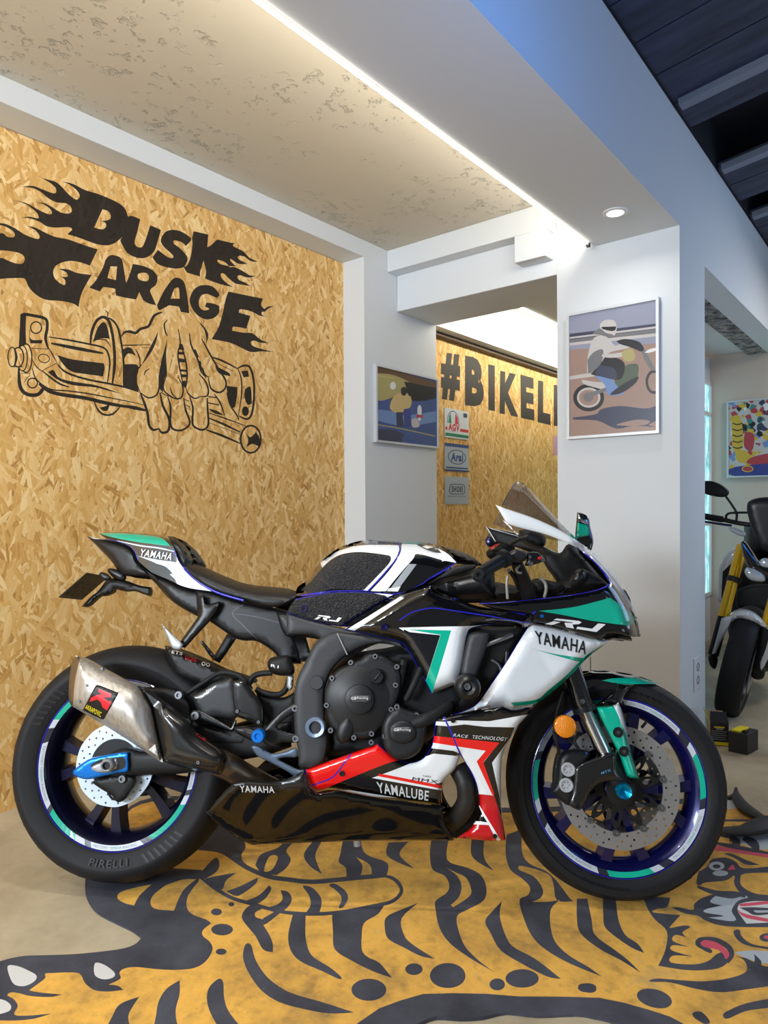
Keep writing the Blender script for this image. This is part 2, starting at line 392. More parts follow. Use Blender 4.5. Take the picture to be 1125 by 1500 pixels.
st(ZC, [(270,440),(300,490),(350,530)], 8); st(ZC, [(345,525),(470,460)], 9); st(ZC, [(405,345),(430,385),(470,460)], 9)
st(ZC, [(400,245),(560,270),(740,305),(850,332),(890,380),(905,470),(885,620)], 12)
st(ZC, [(422,297),(560,325),(700,352),(850,380)], 22)
blk(ZC, [(470,392,0),(600,430),(855,462,0),(862,500),(850,570,0),(700,550),(590,530),(520,470)])
st(ZC, [(470,465),(520,520),(600,560),(740,600),(900,630),(1060,665),(1130,680)], 13)
st(ZC, [(350,525),(430,590),(500,635),(570,658)], 13)
blk(ZC, [(395,535,0),(440,518),(480,575),(560,605),(700,628),(800,645),(1010,715,0),(900,690),(780,660),(600,642),(480,600)])
st(ZC, [(265,500),(290,580),(350,640),(430,680),(560,690),(760,718),(1130,792)], 9)
st(ZC, [(320,630),(400,690),(520,722),(700,748),(900,795),(1130,834)], 24)
st(ZC, [(745,300),(755,210),(790,120),(840,82),(880,95),(910,150),(935,280),(945,420),(940,520),(925,635)], 19)
blk(ZC, [(765,288,0),(800,180),(845,125),(880,150),(905,262,0),(870,255),(820,262)])
st(ZC, [(880,85),(930,110),(975,180),(1005,330),(1020,480),(1022,640)], 13); st(ZC, [(800,268),(870,270),(915,330)], 8); st(ZC, [(865,25),(890,50),(880,85)], 8)
st(ZC, [(775,775),(810,850),(860,885),(930,880),(990,820)], 13); blk(ZC, [(805,795,0),(830,825),(905,800,0),(885,850),(840,848)])
st(ZC, [(1000,240),(1040,202),(1130,208)], 14); st(ZC, [(1010,315),(1130,316)], 8)
blk(ZC, [(1008,380,0),(1030,340),(1080,335),(1115,405,0),(1070,372)]); blk(ZC, [(1025,470,0),(1130,475,0),(1130,690,0),(1030,655,0)])
# bony hand and right half
st(ZD, [(0,240),(50,233),(95,245),(130,215),(190,195),(215,150),(240,110),(295,88)], 18)
blk(ZD, [(515,95,0),(560,150),(615,205),(640,260),(625,325,0),(622,270),(600,205)])
st(ZD, [(335,145),(310,180),(320,240),(335,268)], 10)
blk(ZD, [(265,232,0),(245,320),(205,400),(138,490,0),(175,410),(215,330)])
st(ZD, [(140,480),(105,530),(95,600),(130,690)], 11)
blk(ZD, [(332,288,0),(325,380),(325,450),(332,545,0),(305,610),(300,690,0),(272,650),(270,560),(285,470),(308,380)])
st(ZD, [(415,215),(430,320),(412,400),(428,520),(455,650)], 10); st(ZD, [(430,320),(468,440),(482,560),(470,660)], 11)
for q in ([(420,330,0),(445,325,0),(462,372,0),(418,370,0)], [(415,384,0),(462,386,0),(462,408,0),(415,405,0)], [(415,432,0),(467,440,0),(467,464,0),(417,464,0)], [(430,515,0),(478,520,0),(478,536,0),(432,532,0)], [(436,552,0),(477,556,0),(476,576,0),(438,577,0)], [(442,602,0),(472,602,0),(470,655,0),(456,645,0)]): blk(ZD, q, 1)
st(ZD, [(500,245),(510,330),(560,440),(610,550),(645,575)], 11); st(ZD, [(515,345),(560,440),(585,530),(625,580)], 10)
for q in ([(530,370,0),(545,365,0),(570,425,0),(556,430,0)], [(565,455,0),(580,450,0),(590,480,0),(575,485,0)], [(585,505,0),(600,505,0),(612,535,0),(598,540,0)]): blk(ZD, q, 1)
st(ZD, [(590,285),(640,380),(720,520),(770,600),(765,660),(720,690),(660,660),(640,580)], 12)
st(ZD, [(130,690),(190,730),(250,710),(272,650),(270,560)], 11); st(ZD, [(160,560),(170,530),(198,512)], 9)
st(ZD, [(130,690),(165,780),(188,860),(195,930),(225,970),(272,960)], 17); st(ZD, [(270,960),(290,990),(335,982),(350,930),(340,870),(300,790),(278,690)], 16)
st(ZD, [(330,555),(302,640),(320,690),(390,735),(440,725),(450,650),(415,575)], 10); st(ZD, [(355,650),(370,700),(412,742)], 9); st(ZD, [(285,690),(345,720)], 12)
st(ZD, [(335,720),(358,800),(355,900),(370,960),(430,975),(480,950),(502,910),(470,820),(455,730)], 13)
st(ZD, [(475,660),(490,700),(540,735),(590,715)], 10); st(ZD, [(570,550),(620,610),(640,670),(632,715),(590,720)], 11); st(ZD, [(572,600),(592,660)], 7)
st(ZD, [(500,720),(525,810),(520,910),(540,950),(600,970),(640,930),(635,820),(632,730)], 13)
st(ZD, [(455,740),(495,755)], 11); st(ZD, [(465,780),(505,800)], 11)
st(ZD, [(685,700),(730,770),(762,865)], 11); st(ZD, [(778,690),(802,780),(860,870),(865,900)], 10)
st(ZD, [(640,722),(702,728)], 16); st(ZD, [(640,768),(722,785)], 16); blk(ZD, [(640,812,0),(700,825),(760,862,0),(690,848)])
st(ZD, [(655,422),(740,450),(860,512)], 14); blk(ZD, [(690,490,0),(790,540),(805,568,0),(720,545)]); st(ZD, [(672,452),(830,532)], 7)
blk(ZD, [(775,640,0),(858,650,0),(855,720),(840,800,0),(812,812,0),(790,740)])
st(ZD, [(860,510),(900,490),(950,500),(980,600),(982,740),(965,850),(930,890),(868,865)], 14); st(ZD, [(860,510),(885,580),(890,700),(865,862)], 9)
blk(ZD, [(885,530,0),(938,525,0),(945,572,0),(905,576,0)], 1); blk(ZD, [(915,665,0),(957,650),(966,770,0),(935,782),(910,720)]); blk(ZD, ell(918,830,26,36), 1)
st(ZD, [(640,842),(760,882),(930,945)], 9); st(ZD, [(640,880),(760,930),(880,988)], 15); st(ZD, [(625,970),(740,1012),(880,1072)], 16); st(ZD, [(640,915),(880,1003)], 7)
oval(ZD, 958,1040,76,102,14)
blk(ZD, [(918,990,0),(955,1025),(998,985,0),(1027,1040),(1018,1095,0),(970,1075),(925,1100,0),(940,1045)])
st(ZD, [(0,335),(205,332)], 10); blk(ZD, [(0,368,0),(50,352),(98,412,0),(40,398),(8,440,0)]); blk(ZD, [(0,480,0),(100,480),(118,525),(97,600),(122,690,0),(0,652,0)]); st(ZD, [(95,365),(125,430),(128,510)], 9); st(ZD, [(140,352),(205,358)], 7)
st(ZD, [(0,747),(155,782)], 9); st(ZD, [(0,790),(90,805),(172,825)], 26)
VW = 2.556
mural_uz = [(on_v(p, VW), k) for p, k in mural]
P, T, mi = cdt([(-1.2, 0), (2.80, 0), (2.80, 2.41), (-1.2, 2.41)], [(p, k) for p, k in mural_uz], spacing=.05)
vv = [(x, VW, z) for x, z in P]; nb = len(vv)
ff = [tuple(t) for t in T]
o = mesh_obj('wall_left', vv, ff, [OSB, PAINT], mi, matrix=RM, smooth=0); tag(o, kind='structure')
room_box('wall_back', [((-1.2, VW+.002, 0), (2.80, VW+.06, 2.41))], OSB)
# white surround of the board wall, pier, header, column, bulkhead
room_box('trim_1', [((-3, 2.405, 2.412), (2.80, 2.62, 2.50))], WHITE)
room_box('wall_pier', [((2.80, 2.405, 0), (3.477, 2.62, 2.50))], WHITE)
room_box('ceiling', [((-3, 1.24, 2.50), (3.09, 2.62, 2.62))], CEIL)
room_box('wall_header', [((3.086, 1.427, 2.177), (3.477, 2.405, 2.50)), ((3.0, 1.43, 2.38), (3.086, 2.405, 2.50)), ((3.0, 1.445, 2.25), (3.086, 1.61, 2.38))], WHITE, bevel=.004)
room_box('wall_column', [((3.086, .865, 0), (3.49, 1.427, 2.74))], WHITE)
room_box('ceiling_bulkhead', [((-3, .865, 2.267), (3.086, 1.24, 2.74)), ((3.49, .865, 2.20), (6.2, 1.0, 2.74))], WHITE)
room_box('wall_near_left', [((-3, 2.56, 0), (-1.2, 2.62, 2.41))], WHITE)
# the next room, seen through the opening
lett = []
far_v = 2.55
def text_layers(s, quad, conv, k=1, bold=.03):
    P_, F_ = text_tris(s, bold); q = conv([tuple(x) for x in quad_map(P_, quad)]); return q, F_
room_box('wall_far_left', [((3.477, far_v, 0), (8, far_v+.06, 2.17))], OSB)
room_box('trim_2', [((3.477, 2.43, 2.19), (8, 2.62, 2.50))], WHITE)
room_box('trim_3', [((3.477, 2.50, 2.165), (8, 2.60, 2.19))], mat('brown_shadow_gap', (96, 80, 66), .7))  # the recess's shade is put into this strip's brown colour
room_box('ceiling_far', [((3.477, 1.43, 2.50), (8, 2.62, 2.6))], CEIL)
room_box('ceiling_far_bulkhead', [((3.477, 1.43, 2.267), (8, 1.955, 2.5))], WHITE)
room_box('wall_far_end', [((8, .9, 0), (8.1, 2.62, 2.6))], WHITE)
Q = [(640,520),(812,561),(812,628),(640,583)]
mb = MB()
ZK = win(500,400,3.2143)
for ch, q in (('#', [(470,372),(560,385),(556,608),(468,592)]), ('B', [(582,388),(668,405),(672,632),(582,622)]), ('I', [(692,430),(722,436),(722,650),(692,644)]), ('K', [(748,460),(830,478),(832,678),(745,660)]), ('E', [(843,478),(905,495),(908,695),(846,682)]), ('L', [(926,505),(950,508),(984,716),(924,702)]), ('I', [(1000,526),(1030,530),(1030,722),(1000,718)])):
    q = ZK(q)
    if ch == 'L': q = ZK([(926,505),(984,518),(984,716),(924,702)])
    P_, F_ = text_tris(ch, .06); uz = on_v([tuple(x) for x in quad_map(P_, q)], far_v)
    mb.add([(u, far_v-.0015, z) for u, z in uz], F_)
lt = mesh_obj('painted_wall_lettering', mb.v, mb.f, mat('far_black_paint', (46, 42, 36), .6), matrix=RM, smooth=0); tag(lt, 'bold black hashtag lettering painted high on the board wall behind the opening', 'lettering')
# right of the column: partition with a window, back wall, bare concrete beam
BU = 5.8
room_box('wall_partition', [((3.49, 1.40, 0), (5.05, 1.427, 2.2)), ((5.05, 1.40, 0), (BU, 1.427, .35)), ((5.05, 1.40, 2.02), (BU, 1.427, 2.2))], WHITE)
room_box('wall_right', [((BU, -3.5, 0), (BU+.1, 1.427, 2.32))], plaster('warm_grey_wall', (206, 190, 178)))
room_box('ceiling_beam', [((3.49, 1.0, 2.20), (BU, 1.13, 2.42))], ROUGH)
room_box('ceiling_back', [((3.49, 1.13, 2.23), (BU, 1.427, 2.3))], WHITE)
w = room_box('window_1', [((5.05, 1.405, .35), (BU, 1.412, 2.02))], mat('daylit_window', (180, 230, 240), .3, emit=(196, 230, 240), es=.8))
_t = NT(MATS['daylit_window']); _n = _t.noise(_t.mapping((3, 3, 1.5)), 5, 5, .7); _c = _t.ramp(_n, [(.35, (96,150,150)), (.5, (150,214,222)), (.65, (225,245,250))]); _t.link(_c, _t.b.inputs['Emission Color']); _t.link(_c, _t.b.inputs['Base Color'])
f = MB()
for a in (5.05, 5.42, BU-.03): f.box((a, 1.385, .35), (a+.03, 1.40, 2.02))
for z in (.35, .9, 1.75, 1.99): f.box((5.05, 1.385, z), (BU, 1.40, z+.03))
fo = f.build('window_frame', TRIMW, matrix=RM); fo.parent = w; fo.matrix_parent_inverse = w.matrix_world.inverted()
# dark sloping roof boards right of the bulkhead
SL = math.tan(math.radians(8)); mb = MB()
for k in range(40):
    u = -3+k*.24
    if 3.2 < u < 3.65 or 4.15 < u < 4.4: continue
    v = [(u+.004, .9, 2.74), (u+.236, .9, 2.74), (u+.236, -4, 2.74+SL*4.9), (u+.004, -4, 2.74+SL*4.9)]
    mb.add(v+[(a, b, c+.03) for a, b, c in v], [(0,1,2,3), (4,7,6,5), (0,4,5,1), (1,5,6,2), (2,6,7,3), (3,7,4,0)])
tag(mb.build('ceiling_boards', DARKWOOD, matrix=RM), kind='structure')
mb = MB()
for u, dz in ((2.98, .0), (3.70, .0), (4.42, .0), (5.2, .0)): mb.box((u, -4, 2.728), (u+.055, .84, 2.76), 0, Matrix.Translation((0, .8, 2.74)) @ Matrix.Rotation(-math.radians(8), 4, 'X') @ Matrix.Translation((0, -.8, -2.74)))
tag(mb.build('ceiling_battens', mat('pale_batten', (120, 128, 142), .6), matrix=RM), kind='structure')
mb = MB(); v = [(-3, .9, 2.92), (9, .9, 2.92), (9, -4, 2.92+SL*4.9), (-3, -4, 2.92+SL*4.9)]; mb.add(v+[(a, b, c+.04) for a, b, c in v], [(0,1,2,3), (4,7,6,5), (0,4,5,1), (1,5,6,2), (2,6,7,3), (3,7,4,0)])
mb.box((-3, .86, 2.735), (9, .9, 2.95))
tag(mb.build('ceiling_void', mat('void_darkness', (14, 17, 26), .9), matrix=RM), kind='structure')  # black plate closing the void; its darkness is put into the colour

# light strips and fittings
LED = mat('led_strip', (255, 250, 235), .5, emit=(255, 246, 226), es=9)
def led_strip(u0, u1, v, label, watts=2.7):
    e = empty('light_strip', RM @ Matrix.Translation((u0, v, 2.2605)), label, 'light strip')
    b = MB(); b.box((0, -.002, 0), (u1-u0, .007, .006)); b.build('diffuser', LED, e)
    b = MB(); b.box((u1-u0, -.005, -.010), (u1-u0+.02, .009, .006)); b.build('end_cap', mat('black_plastic', (22, 22, 24), .4), e)
    d = bpy.data.lights.new('strip_light', 'AREA'); d.shape = 'RECTANGLE'; d.size = u1-u0; d.size_y = .02; d.energy = watts*(u1-u0); d.color = (1, .93, .8)
    lo = bpy.data.objects.new('strip_light', d); COL.objects.link(lo); lo.parent = e
    lo.location = ((u1-u0)/2, .02, .02); lo.rotation_euler = Vector((0, .88, .47)).to_track_quat('-Z', 'X').to_euler()
    dirv = Vector((0, .88, .47)).normalized(); xa = Vector((1, 0, 0)); ya = (-dirv).cross(xa)
    lo.rotation_euler = Matrix((xa, ya, -dirv)).transposed().to_euler()
led_strip(-1.6, 3.02, 1.246, 'long warm light strip on the edge of the grey soffit above the motorcycle')
led_strip(3.6, 7.6, 1.96, 'light strip in the next room seen through the opening', 7)
def downlight(u, label, watts):
    e = empty('ceiling_downlight', RM @ Matrix.Translation((u, 1.03, 2.267)), label, 'downlight', 'downlights in the grey soffit')
    b = MB(); b.lathe([(.034, -.002), (.034, -.006), (.042, -.007), (.050, -.003), (.050, 0)], (0,0,0), 40, axis='Z'); b.build('trim_ring', TRIMW, e)
    b = MB(); b.lathe([(0, -.0035), (.034, -.0035)], (0,0,0), 32, axis='Z'); b.build('lens', mat('lamp_lens', (255,255,255), .3, emit=(255, 250, 240), es=6), e)
    d = bpy.data.lights.new('downlight_beam', 'AREA'); d.shape = 'DISK'; d.size = .07; d.energy = watts; d.color = (1, .96, .9); d.spread = math.radians(150)
    lo = bpy.data.objects.new('downlight_beam', d); COL.objects.link(lo); lo.parent = e; lo.location = (0, 0, -.009)
downlight(2.78, 'small round recessed downlight in the grey soffit beside the column', 1.3)
for u in (1.0, -.3): downlight(u, 'small round recessed downlight in the grey soffit above the sport motorcycle', 8)
# ================================================================ the motorcycle
YAW, LEAN = math.radians(-4.2), math.radians(11)
BIKE = Matrix.Translation((-.0706, 1.886, .0215)) @ Matrix.Rotation(YAW, 4, 'Z') @ Matrix.Rotation(-LEAN, 4, 'X')
BI = BIKE.inverted(); B_O, B_N = BIKE.translation, (BIKE.to_3x3() @ Vector((0, 1, 0))).normalized()
moto = empty('motorcycle', BIKE, 'black, white and green sport motorcycle with red lower panels standing on the tiger rug', 'motorcycle')
def bp(px, py, off):
    """point of the motorcycle, in its own frame, seen at a pixel and lying off metres to the right of its centre plane"""
    return BI @ hit(px, py, B_O - B_N*off, B_N)
def bps(P, off): return [bp(p[0], p[1], o) for p, o in zip(P, off)]
# materials
BLACK = mat('gloss_black', (7, 7, 9), .12, coat=1.0); MATTE = mat('matte_black', (15, 16, 19), .5, spec=.4)
SATIN = mat('satin_black', (20, 21, 24), .35); RUBBER = mat('tyre_rubber', (24, 24, 27), .62, spec=.35); DARK = mat('deep_black', (10, 10, 11), .6)
TEAL = mat('teal_paint', (0, 168, 140), .2, coat=.8); PW = mat('white_paint_gloss', (232, 236, 240), .18, coat=.8); RED = mat('red_paint', (232, 18, 18), .2, coat=.8)
DRED = mat('deep_red_paint', (190, 16, 24), .2, coat=.8)
NAVY = mat('blue_metal', (17, 18, 78), .24, metal=.4, coat=.6); BLINE = mat('blue_pinstripe', (36, 34, 170), .25, coat=.5); CYANB = mat('bright_blue_anodised', (22, 120, 215), .28, metal=.5)
STEEL = mat('brushed_steel', (118, 120, 124), .45, metal=.9); SILVER = mat('silver_paint', (165, 169, 175), .4, metal=.45); DISC = mat('disc_steel', (150, 148, 146), .45, metal=.55); DISCL = mat('bright_disc_steel', (205, 222, 240), .35, metal=.35)
ENG = mat('engine_black', (27, 28, 31), .42, spec=.45); FRM = mat('frame_grey_black', (52, 53, 57), .48, spec=.45)
TI = mat('titanium', (180, 176, 170), .42, metal=.65)
_t = NT(TI); _v = _t.mapping((40, 40, 3), (0, .55, 0)); _n = _t.noise(_v, 3, 5)
_t.link(_t.ramp(_n, [(.3, (164,158,152)), (.6, (196,191,184)), (.8, (168,174,186))]), _t.b.inputs['Base Color']); _t.link(_t.ramp(_n, [(.2, (.28,.28,.28,1)), (.8, (.48,.48,.48,1))]), _t.b.inputs['Roughness'])
HEADER = mat('heat_tinted_pipe', (120, 104, 88), .35, metal=.8)
CARBON = mat('carbon_fibre', (14, 13, 13), .26, coat=.45); _t = NT(CARBON)
_ck = _t.add('ShaderNodeTexChecker', i={'Vector': _t.mapping((1, 0, 1), (0, .78, 0)), 'Scale': 260.0, 'Color1': (*lin((16,15,15)), 1), 'Color2': (*lin((34,33,32)), 1)})
_t.link(_ck.outputs[0], _t.b.inputs['Base Color'])
BROWNB = mat('brown_black_gloss', (28, 24, 20), .14, coat=1.0)
PAD = mat('textured_grip_pad', (22, 22, 24), .6); _t = NT(PAD)
_vo = _t.add('ShaderNodeTexVoronoi', i={'Vector': _t.mapping((1, .3, 1.6), (0, .5, 0)), 'Scale': 190.0}); _t.bump(_vo.outputs['Distance'], 1.0, .006)
_t.link(_t.ramp(_vo.outputs['Distance'], [(.1, (10,10,11)), (.6, (50,50,54))]), _t.b.inputs['Base Color'])
SEATM = mat('seat_leather', (24, 24, 27), .42, spec=.5)
SMOKE = mat('smoked_screen', (84, 70, 66), .06, trans=.0, alpha=.55, coat=.6)
AMBER = mat('amber_reflector', (225, 130, 0), .25, coat=.6); _t = NT(AMBER)
_w = _t.add('ShaderNodeTexVoronoi', i={'Vector': _t.mapping(), 'Scale': 350.0}); _t.bump(_w.outputs['Distance'], .5, .003)
TWHITE = mat('white_lettering', (225, 226, 228), .35); TGREY = mat('grey_lettering', (120, 122, 126), .4); TBLACK = mat('black_lettering', (18, 18, 20), .35); TTEAL = mat('teal_lettering', (40, 150, 135), .4); TYELL = mat('yellow_lettering', (235, 215, 40), .4); TRED = mat('red_lettering', (215, 30, 40), .35); TDARK = mat('dark_lettering', (40, 41, 44), .55)

# ---- wheels, in true measures: x forward, y to the left, z up
RC, FC = (-.690, 0, .316), (.7025, 0, .282)
def ring_band(mb, c, r0, r1, y0, y1, a0, a1, mi):
    n = max(2, int(abs(a1-a0)/4)); v = []
    for k in range(n+1):
        t = math.radians(a0+(a1-a0)*k/n); sl = math.radians(2.2) # slanted ends
        v += [(c[0]+r0*math.cos(t), y0, c[2]+r0*math.sin(t)), (c[0]+r1*math.cos(t+sl), y1, c[2]+r1*math.sin(t+sl))]
    mb.add(v, [(2*k, 2*k+1, 2*k+3, 2*k+2) for k in range(n)], mi)
def arc_text(s, c, r0, r1, y, a0, a1, bold=.02, y2=None):
    P_, F_ = text_tris(s, bold); v = []
    y2 = y if y2 is None else y2
    for u, w in P_:
        t = math.radians(a0+(a1-a0)*u); inward = a1 > a0
        r = r0+(r1-r0)*(1-w if inward else w); v.append((c[0]+r*math.cos(t), y+(y2-y)*((r-r0)/(r1-r0)), c[2]+r*math.sin(t)))
    return v, F_
def spoke(mb, c, a0, a1, r0, r1, w0, w1, y0, y1, t0, t1):
    """tapered bar from angle a0 at the hub to a1 at the rim"""
    pts = []
    for k in range(5):
        f = k/4; r = r0+(r1-r0)*f; a = math.radians(a0+(a1-a0)*f)
        w = w0*(1-f)+w1*f - .25*min(w0, w1)*math.sin(PI*f); th = t0+(t1-t0)*f; y = y0+(y1-y0)*f
        d = Vector((math.cos(a), 0, math.sin(a))); n = Vector((-math.sin(a), 0, math.cos(a))); q = Vector(c)+d*r
        pts.append([q+n*w/2*sx*(.62 if sy < 0 else 1)+Vector((0, y+sy*th/2, 0)) for sx, sy in ((-1, -1), (1, -1), (1, 1), (-1, 1))])
    v = [p for s_ in pts for p in s_]; f = []
    for k in range(4):
        for j in range(4): f.append((4*k+j, 4*k+(j+1) % 4, 4*k+4+(j+1) % 4, 4*k+4+j))
    f += [(3, 2, 1, 0), (16, 17, 18, 19)]
    mb.add(v, f)
def make_wheel(c, R, hw, rw, spk, stick, word, wa, lab, tread):
    bead, lip = .2285, .2355
    tyre = []
    shoulder = R-.050 if hw > .08 else R-.040
    prof = [(bead-.004, rw-.012), (bead+.002, rw+.002), (bead+.012, rw+.010), (bead+.03, hw-.006), (bead+.045, hw-.001), (shoulder, hw), ]
    for k in range(1, 9):
        t = k/8*PI/2; prof.append((shoulder+(R-shoulder)*math.sin(t), hw*math.cos(t)))
    prof = prof+[(r, -o) for r, o in prof[-2::-1]]
    b = MB(); b.lathe([(r, -o) for r, o in prof], c, 168)
    # tread grooves as shallow dark cuts lying on the crown
    for k in range(tread):
        a = 2*PI*k/tread
        for sgn in (-1, 1):
            pts = []
            for j in range(5):
                f = .12+.62*j/4; t = PI/2*(1-f*.95); r = shoulder+(R-shoulder)*math.sin(t)-.0007; o = hw*math.cos(t)*sgn; aa = a+sgn*.03+j*.045
                pts.append((c[0]+r*math.cos(aa), o, c[2]+r*math.sin(aa)))
            b.tube(pts, [.0006, .0013, .0016, .0013, .0006], 5, 1)
    # sidewall ribs and lettering
    y_s = hw+.0004
    for a0 in (wa[2], wa[3]):
        for j in range(7):
            ring_band(b, c, bead+.022, shoulder-.002, -(hw-.006), -(hw+.0008), a0+j*4.0, a0+j*4.0+1.7, 2)
    wheel = b.build('wheel', [RUBBER, mat('tyre_groove', (14, 14, 15), .8), mat('tyre_rib', (22, 22, 24), .55)], moto, smooth=50)
    wheel['label'] = lab
    v, f = arc_text(word, c, bead+.020, shoulder-.010, -(hw-.002), wa[0], wa[1], .01, -(hw+.001)); b = MB(); b.add(v, f); b.build('tyre_lettering', TDARK, wheel, smooth=0)
    b = MB()
    pr = [(lip-.003, rw+.004), (lip, rw+.002), (lip, rw-.006), (bead-.014, rw-.010), (.203, rw*.55), (.196, 0), (.203, -rw*.55), (bead-.014, -rw+.010), (lip, -rw+.006), (lip, -rw-.002), (lip-.003, -rw-.004), (bead-.004, -rw-.003), (.2135, -rw+.006), (.1985, -rw*.6), (.1905, -rw*.15), (.1905, rw*.15), (.1985, rw*.6), (.2135, rw-.006), (bead-.004, rw+.003)]
    b.lathe([(r, o) for r, o in pr], c, 96, closed=True)
    for a in spk[0]:
        for s_ in (-1, 1): spoke(b, c, a+s_*spk[2], a+s_*spk[1], .045, .198, .034, .050, spk[3], spk[4], .05, .036)
    b.lathe([(.0, -.055), (.030, -.055), (.046, -.045), (.058, -.02), (.058, .03), (.045, .055), (0, .055)], c, 40)
    for a in spk[0]:   # junction flare at the rim
        for s_ in (-1, 1):
            t = math.radians(a+s_*spk[1]); p = Vector((c[0]+.194*math.cos(t), spk[4], c[2]+.194*math.sin(t)))
            b.lathe([(0, -.016), (.012, -.013), (.018, 0), (.012, .013), (0, .016)], p, 12)
    rim = b.build('rim', NAVY if hw < .08 else mat('dark_blue_metal', (13, 14, 46), .3, metal=.5, coat=.4), wheel, smooth=45)
    # thin blue lip line + sticker arcs on the rim edge facing the camera
    b = MB(); yo = -(rw+.0055)
    ring_band(b, c, lip-.0045, lip+.0008, yo, yo+.002, 0, 360, 3)
    for a0, a1, k in stick: ring_band(b, c, .2158, lip-.0062, yo+.0038, yo+.0006, a0, a1, k)
    for a0, a1, k in stick:
        if k in (0, 4) and abs(a1-a0) > 25:
            lo, hi = min(a0, a1), max(a0, a1); mid = (lo+hi)/2; s_ = (hi-lo)
            flip = 180 < (mid % 360) < 360
            for wd, x0, x1, mi_ in (('FACTORY', -.42, -.13, 0), ('YAMAHA', -.10, .13, 1), ('RACING', .16, .42, 0)):
                A, B = (mid+x0*s_, mid+x1*s_) if flip else (mid-x0*s_, mid-x1*s_)
                v, f = arc_text(wd, c, .2190, .2250, yo+.0022, A, B, .0, yo+.0010); b.add(v, f, mi_+5)
    b.build('rim_sticker', [mat('sticker_white', (188, 195, 206), .35), TEAL, mat('sticker_dark', (40, 42, 54), .3), BLINE, mat('sticker_grey', (120, 128, 140), .3), TGREY, TTEAL], wheel, smooth=0)
    return wheel
W0, TE, DK, GR = 0, 1, 2, 4
rst = [(126, 147, TE), (147, 154, W0), (154, 165, DK), (165, 211, W0), (211, 215, DK), (215, 241, TE), (241, 249, W0), (249, 254, DK), (254, 292, W0), (292, 299, DK), (299, 331, TE), (331, 338, W0), (338, 342, DK), (342, 378, W0), (20, 26, DK), (26, 54, TE), (54, 62, W0), (66, 104, W0), (104, 126, DK)]
fst = [(-8, 21, TE), (21, 29, W0), (29, 39, DK), (39, 82, W0), (82, 90, DK), (90, 118, TE), (118, 126, W0), (126, 136, DK), (136, 156, GR), (156, 162, DK), (162, 189, TE), (189, 197, W0), (197, 207, DK), (207, 252, W0), (252, 259, DK), (259, 289, TE), (289, 296, W0), (296, 304, DK), (304, 345, W0), (345, 352, DK)]
rw = make_wheel(RC, .328, .093, .071, ([181, 254, 326, 38, 110], 13, 5, -.012, -.006), rst, 'PIRELLI', (259, 283, 292, 130), 'wide rear wheel with dark blue spokes and teal and white rim stickers', 26)
fw = make_wheel(FC, .297, .061, .043, ([274, 346, 58, 130, 202], 15, 5, -.012, -.010), fst, 'DIABLO ROSSO', (285, 350, 245, 60), 'slimmer front wheel with blue spokes and twin discs', 26)
# ---- brake discs with drilled holes
def disc(name, c, r0, r1, y, th, parent, M, rows, n, wave=0):
    out = [(r1*(1+wave*math.sin(12*t))*math.cos(t), r1*(1+wave*math.sin(12*t))*math.sin(t)) for t in np.linspace(0, 2*PI, 96, endpoint=False)]
    holes = [[(r0*math.cos(t), r0*math.sin(t)) for t in np.linspace(0, 2*PI, 72, endpoint=False)]]
    for q, (r, ph, hr) in enumerate(rows):
        for k in range(n):
            a = 2*PI*(k+ph)/n; holes.append([(r*math.cos(a)+hr*math.cos(t), r*math.sin(a)+hr*math.sin(t)) for t in np.linspace(0, 2*PI, 8, endpoint=False)])
    P, T, _ = cdt(out, (), .012, holes)
    return plate(name, P, T, c, y, th, parent, M)
def plate(name, P, T, c, y, th, parent, M):
    v = [(c[0]+p[0], y, c[2]+p[1]) for p in P]+[(c[0]+p[0], y+th, c[2]+p[1]) for p in P]; n = len(P)
    f = [tuple(t) for t in T]+[tuple(n+k for k in t[::-1]) for t in T]+[(b_, a_, a_+n, b_+n) for a_, b_ in boundary(T)]
    return mesh_obj(name, v, f, M, None, parent, 35)
for s_ in (-1, 1):
    y = s_*.052-.0025
    disc('brake_disc', FC, .116, .160, y, .005, fw, DISC, [(.124, 0, .0032), (.137, .5, .0032), (.150, .15, .0032)], 26, .004)
    bob = None
    for k in range(10):
        a = 2*PI*(k+.3)/10; p = (FC[0]+.1175*math.cos(a), y-.003, FC[2]+.1175*math.sin(a))
        if bob is None:
            b = MB(); b.lathe([(.0045, 0), (.0045, -.002), (.0085, -.002), (.0095, .001), (.0095, .009), (0, .009)], (0, 0, 0), 14); q = bob = b.build('disc_bobbin', STEEL, fw)
        else: q = bob.copy(); COL.objects.link(q)
        q.location = p
    out = []
    for k in range(120):
        a = 2*PI*k/120; out.append(((.082+.028*math.cos(10*(a-.19)))*math.cos(a), (.082+.028*math.cos(10*(a-.19)))*math.sin(a)))
    hl = [[(.042*math.cos(t), .042*math.sin(t)) for t in np.linspace(0, 2*PI, 30, endpoint=False)]]
    for k in range(10):
        a = 2*PI*(k+.3)/10; hl.append([(.076*math.cos(a)+.012*math.cos(t)*math.cos(a)-.0075*math.sin(t)*math.sin(a), .076*math.sin(a)+.012*math.cos(t)*math.sin(a)+.0075*math.sin(t)*math.cos(a)) for t in np.linspace(0, 2*PI, 12, endpoint=False)])
    P, T, _ = cdt(out, (), .012, hl); plate('disc_carrier', P, T, FC, y+.001, .005, fw, DARK)
disc('brake_disc', RC, .070, .112, -.088, .005, rw, DISCL, [(.080, 0, .003), (.092, .5, .003), (.103, 0, .003)], 18, .004)
P, T, _ = cdt(ell(0, 0, .074, .074, 40), (), .02, [ell(0, 0, .030, .030, 24)]); plate('disc_carrier', P, T, RC, -.086, .006, rw, MATTE)
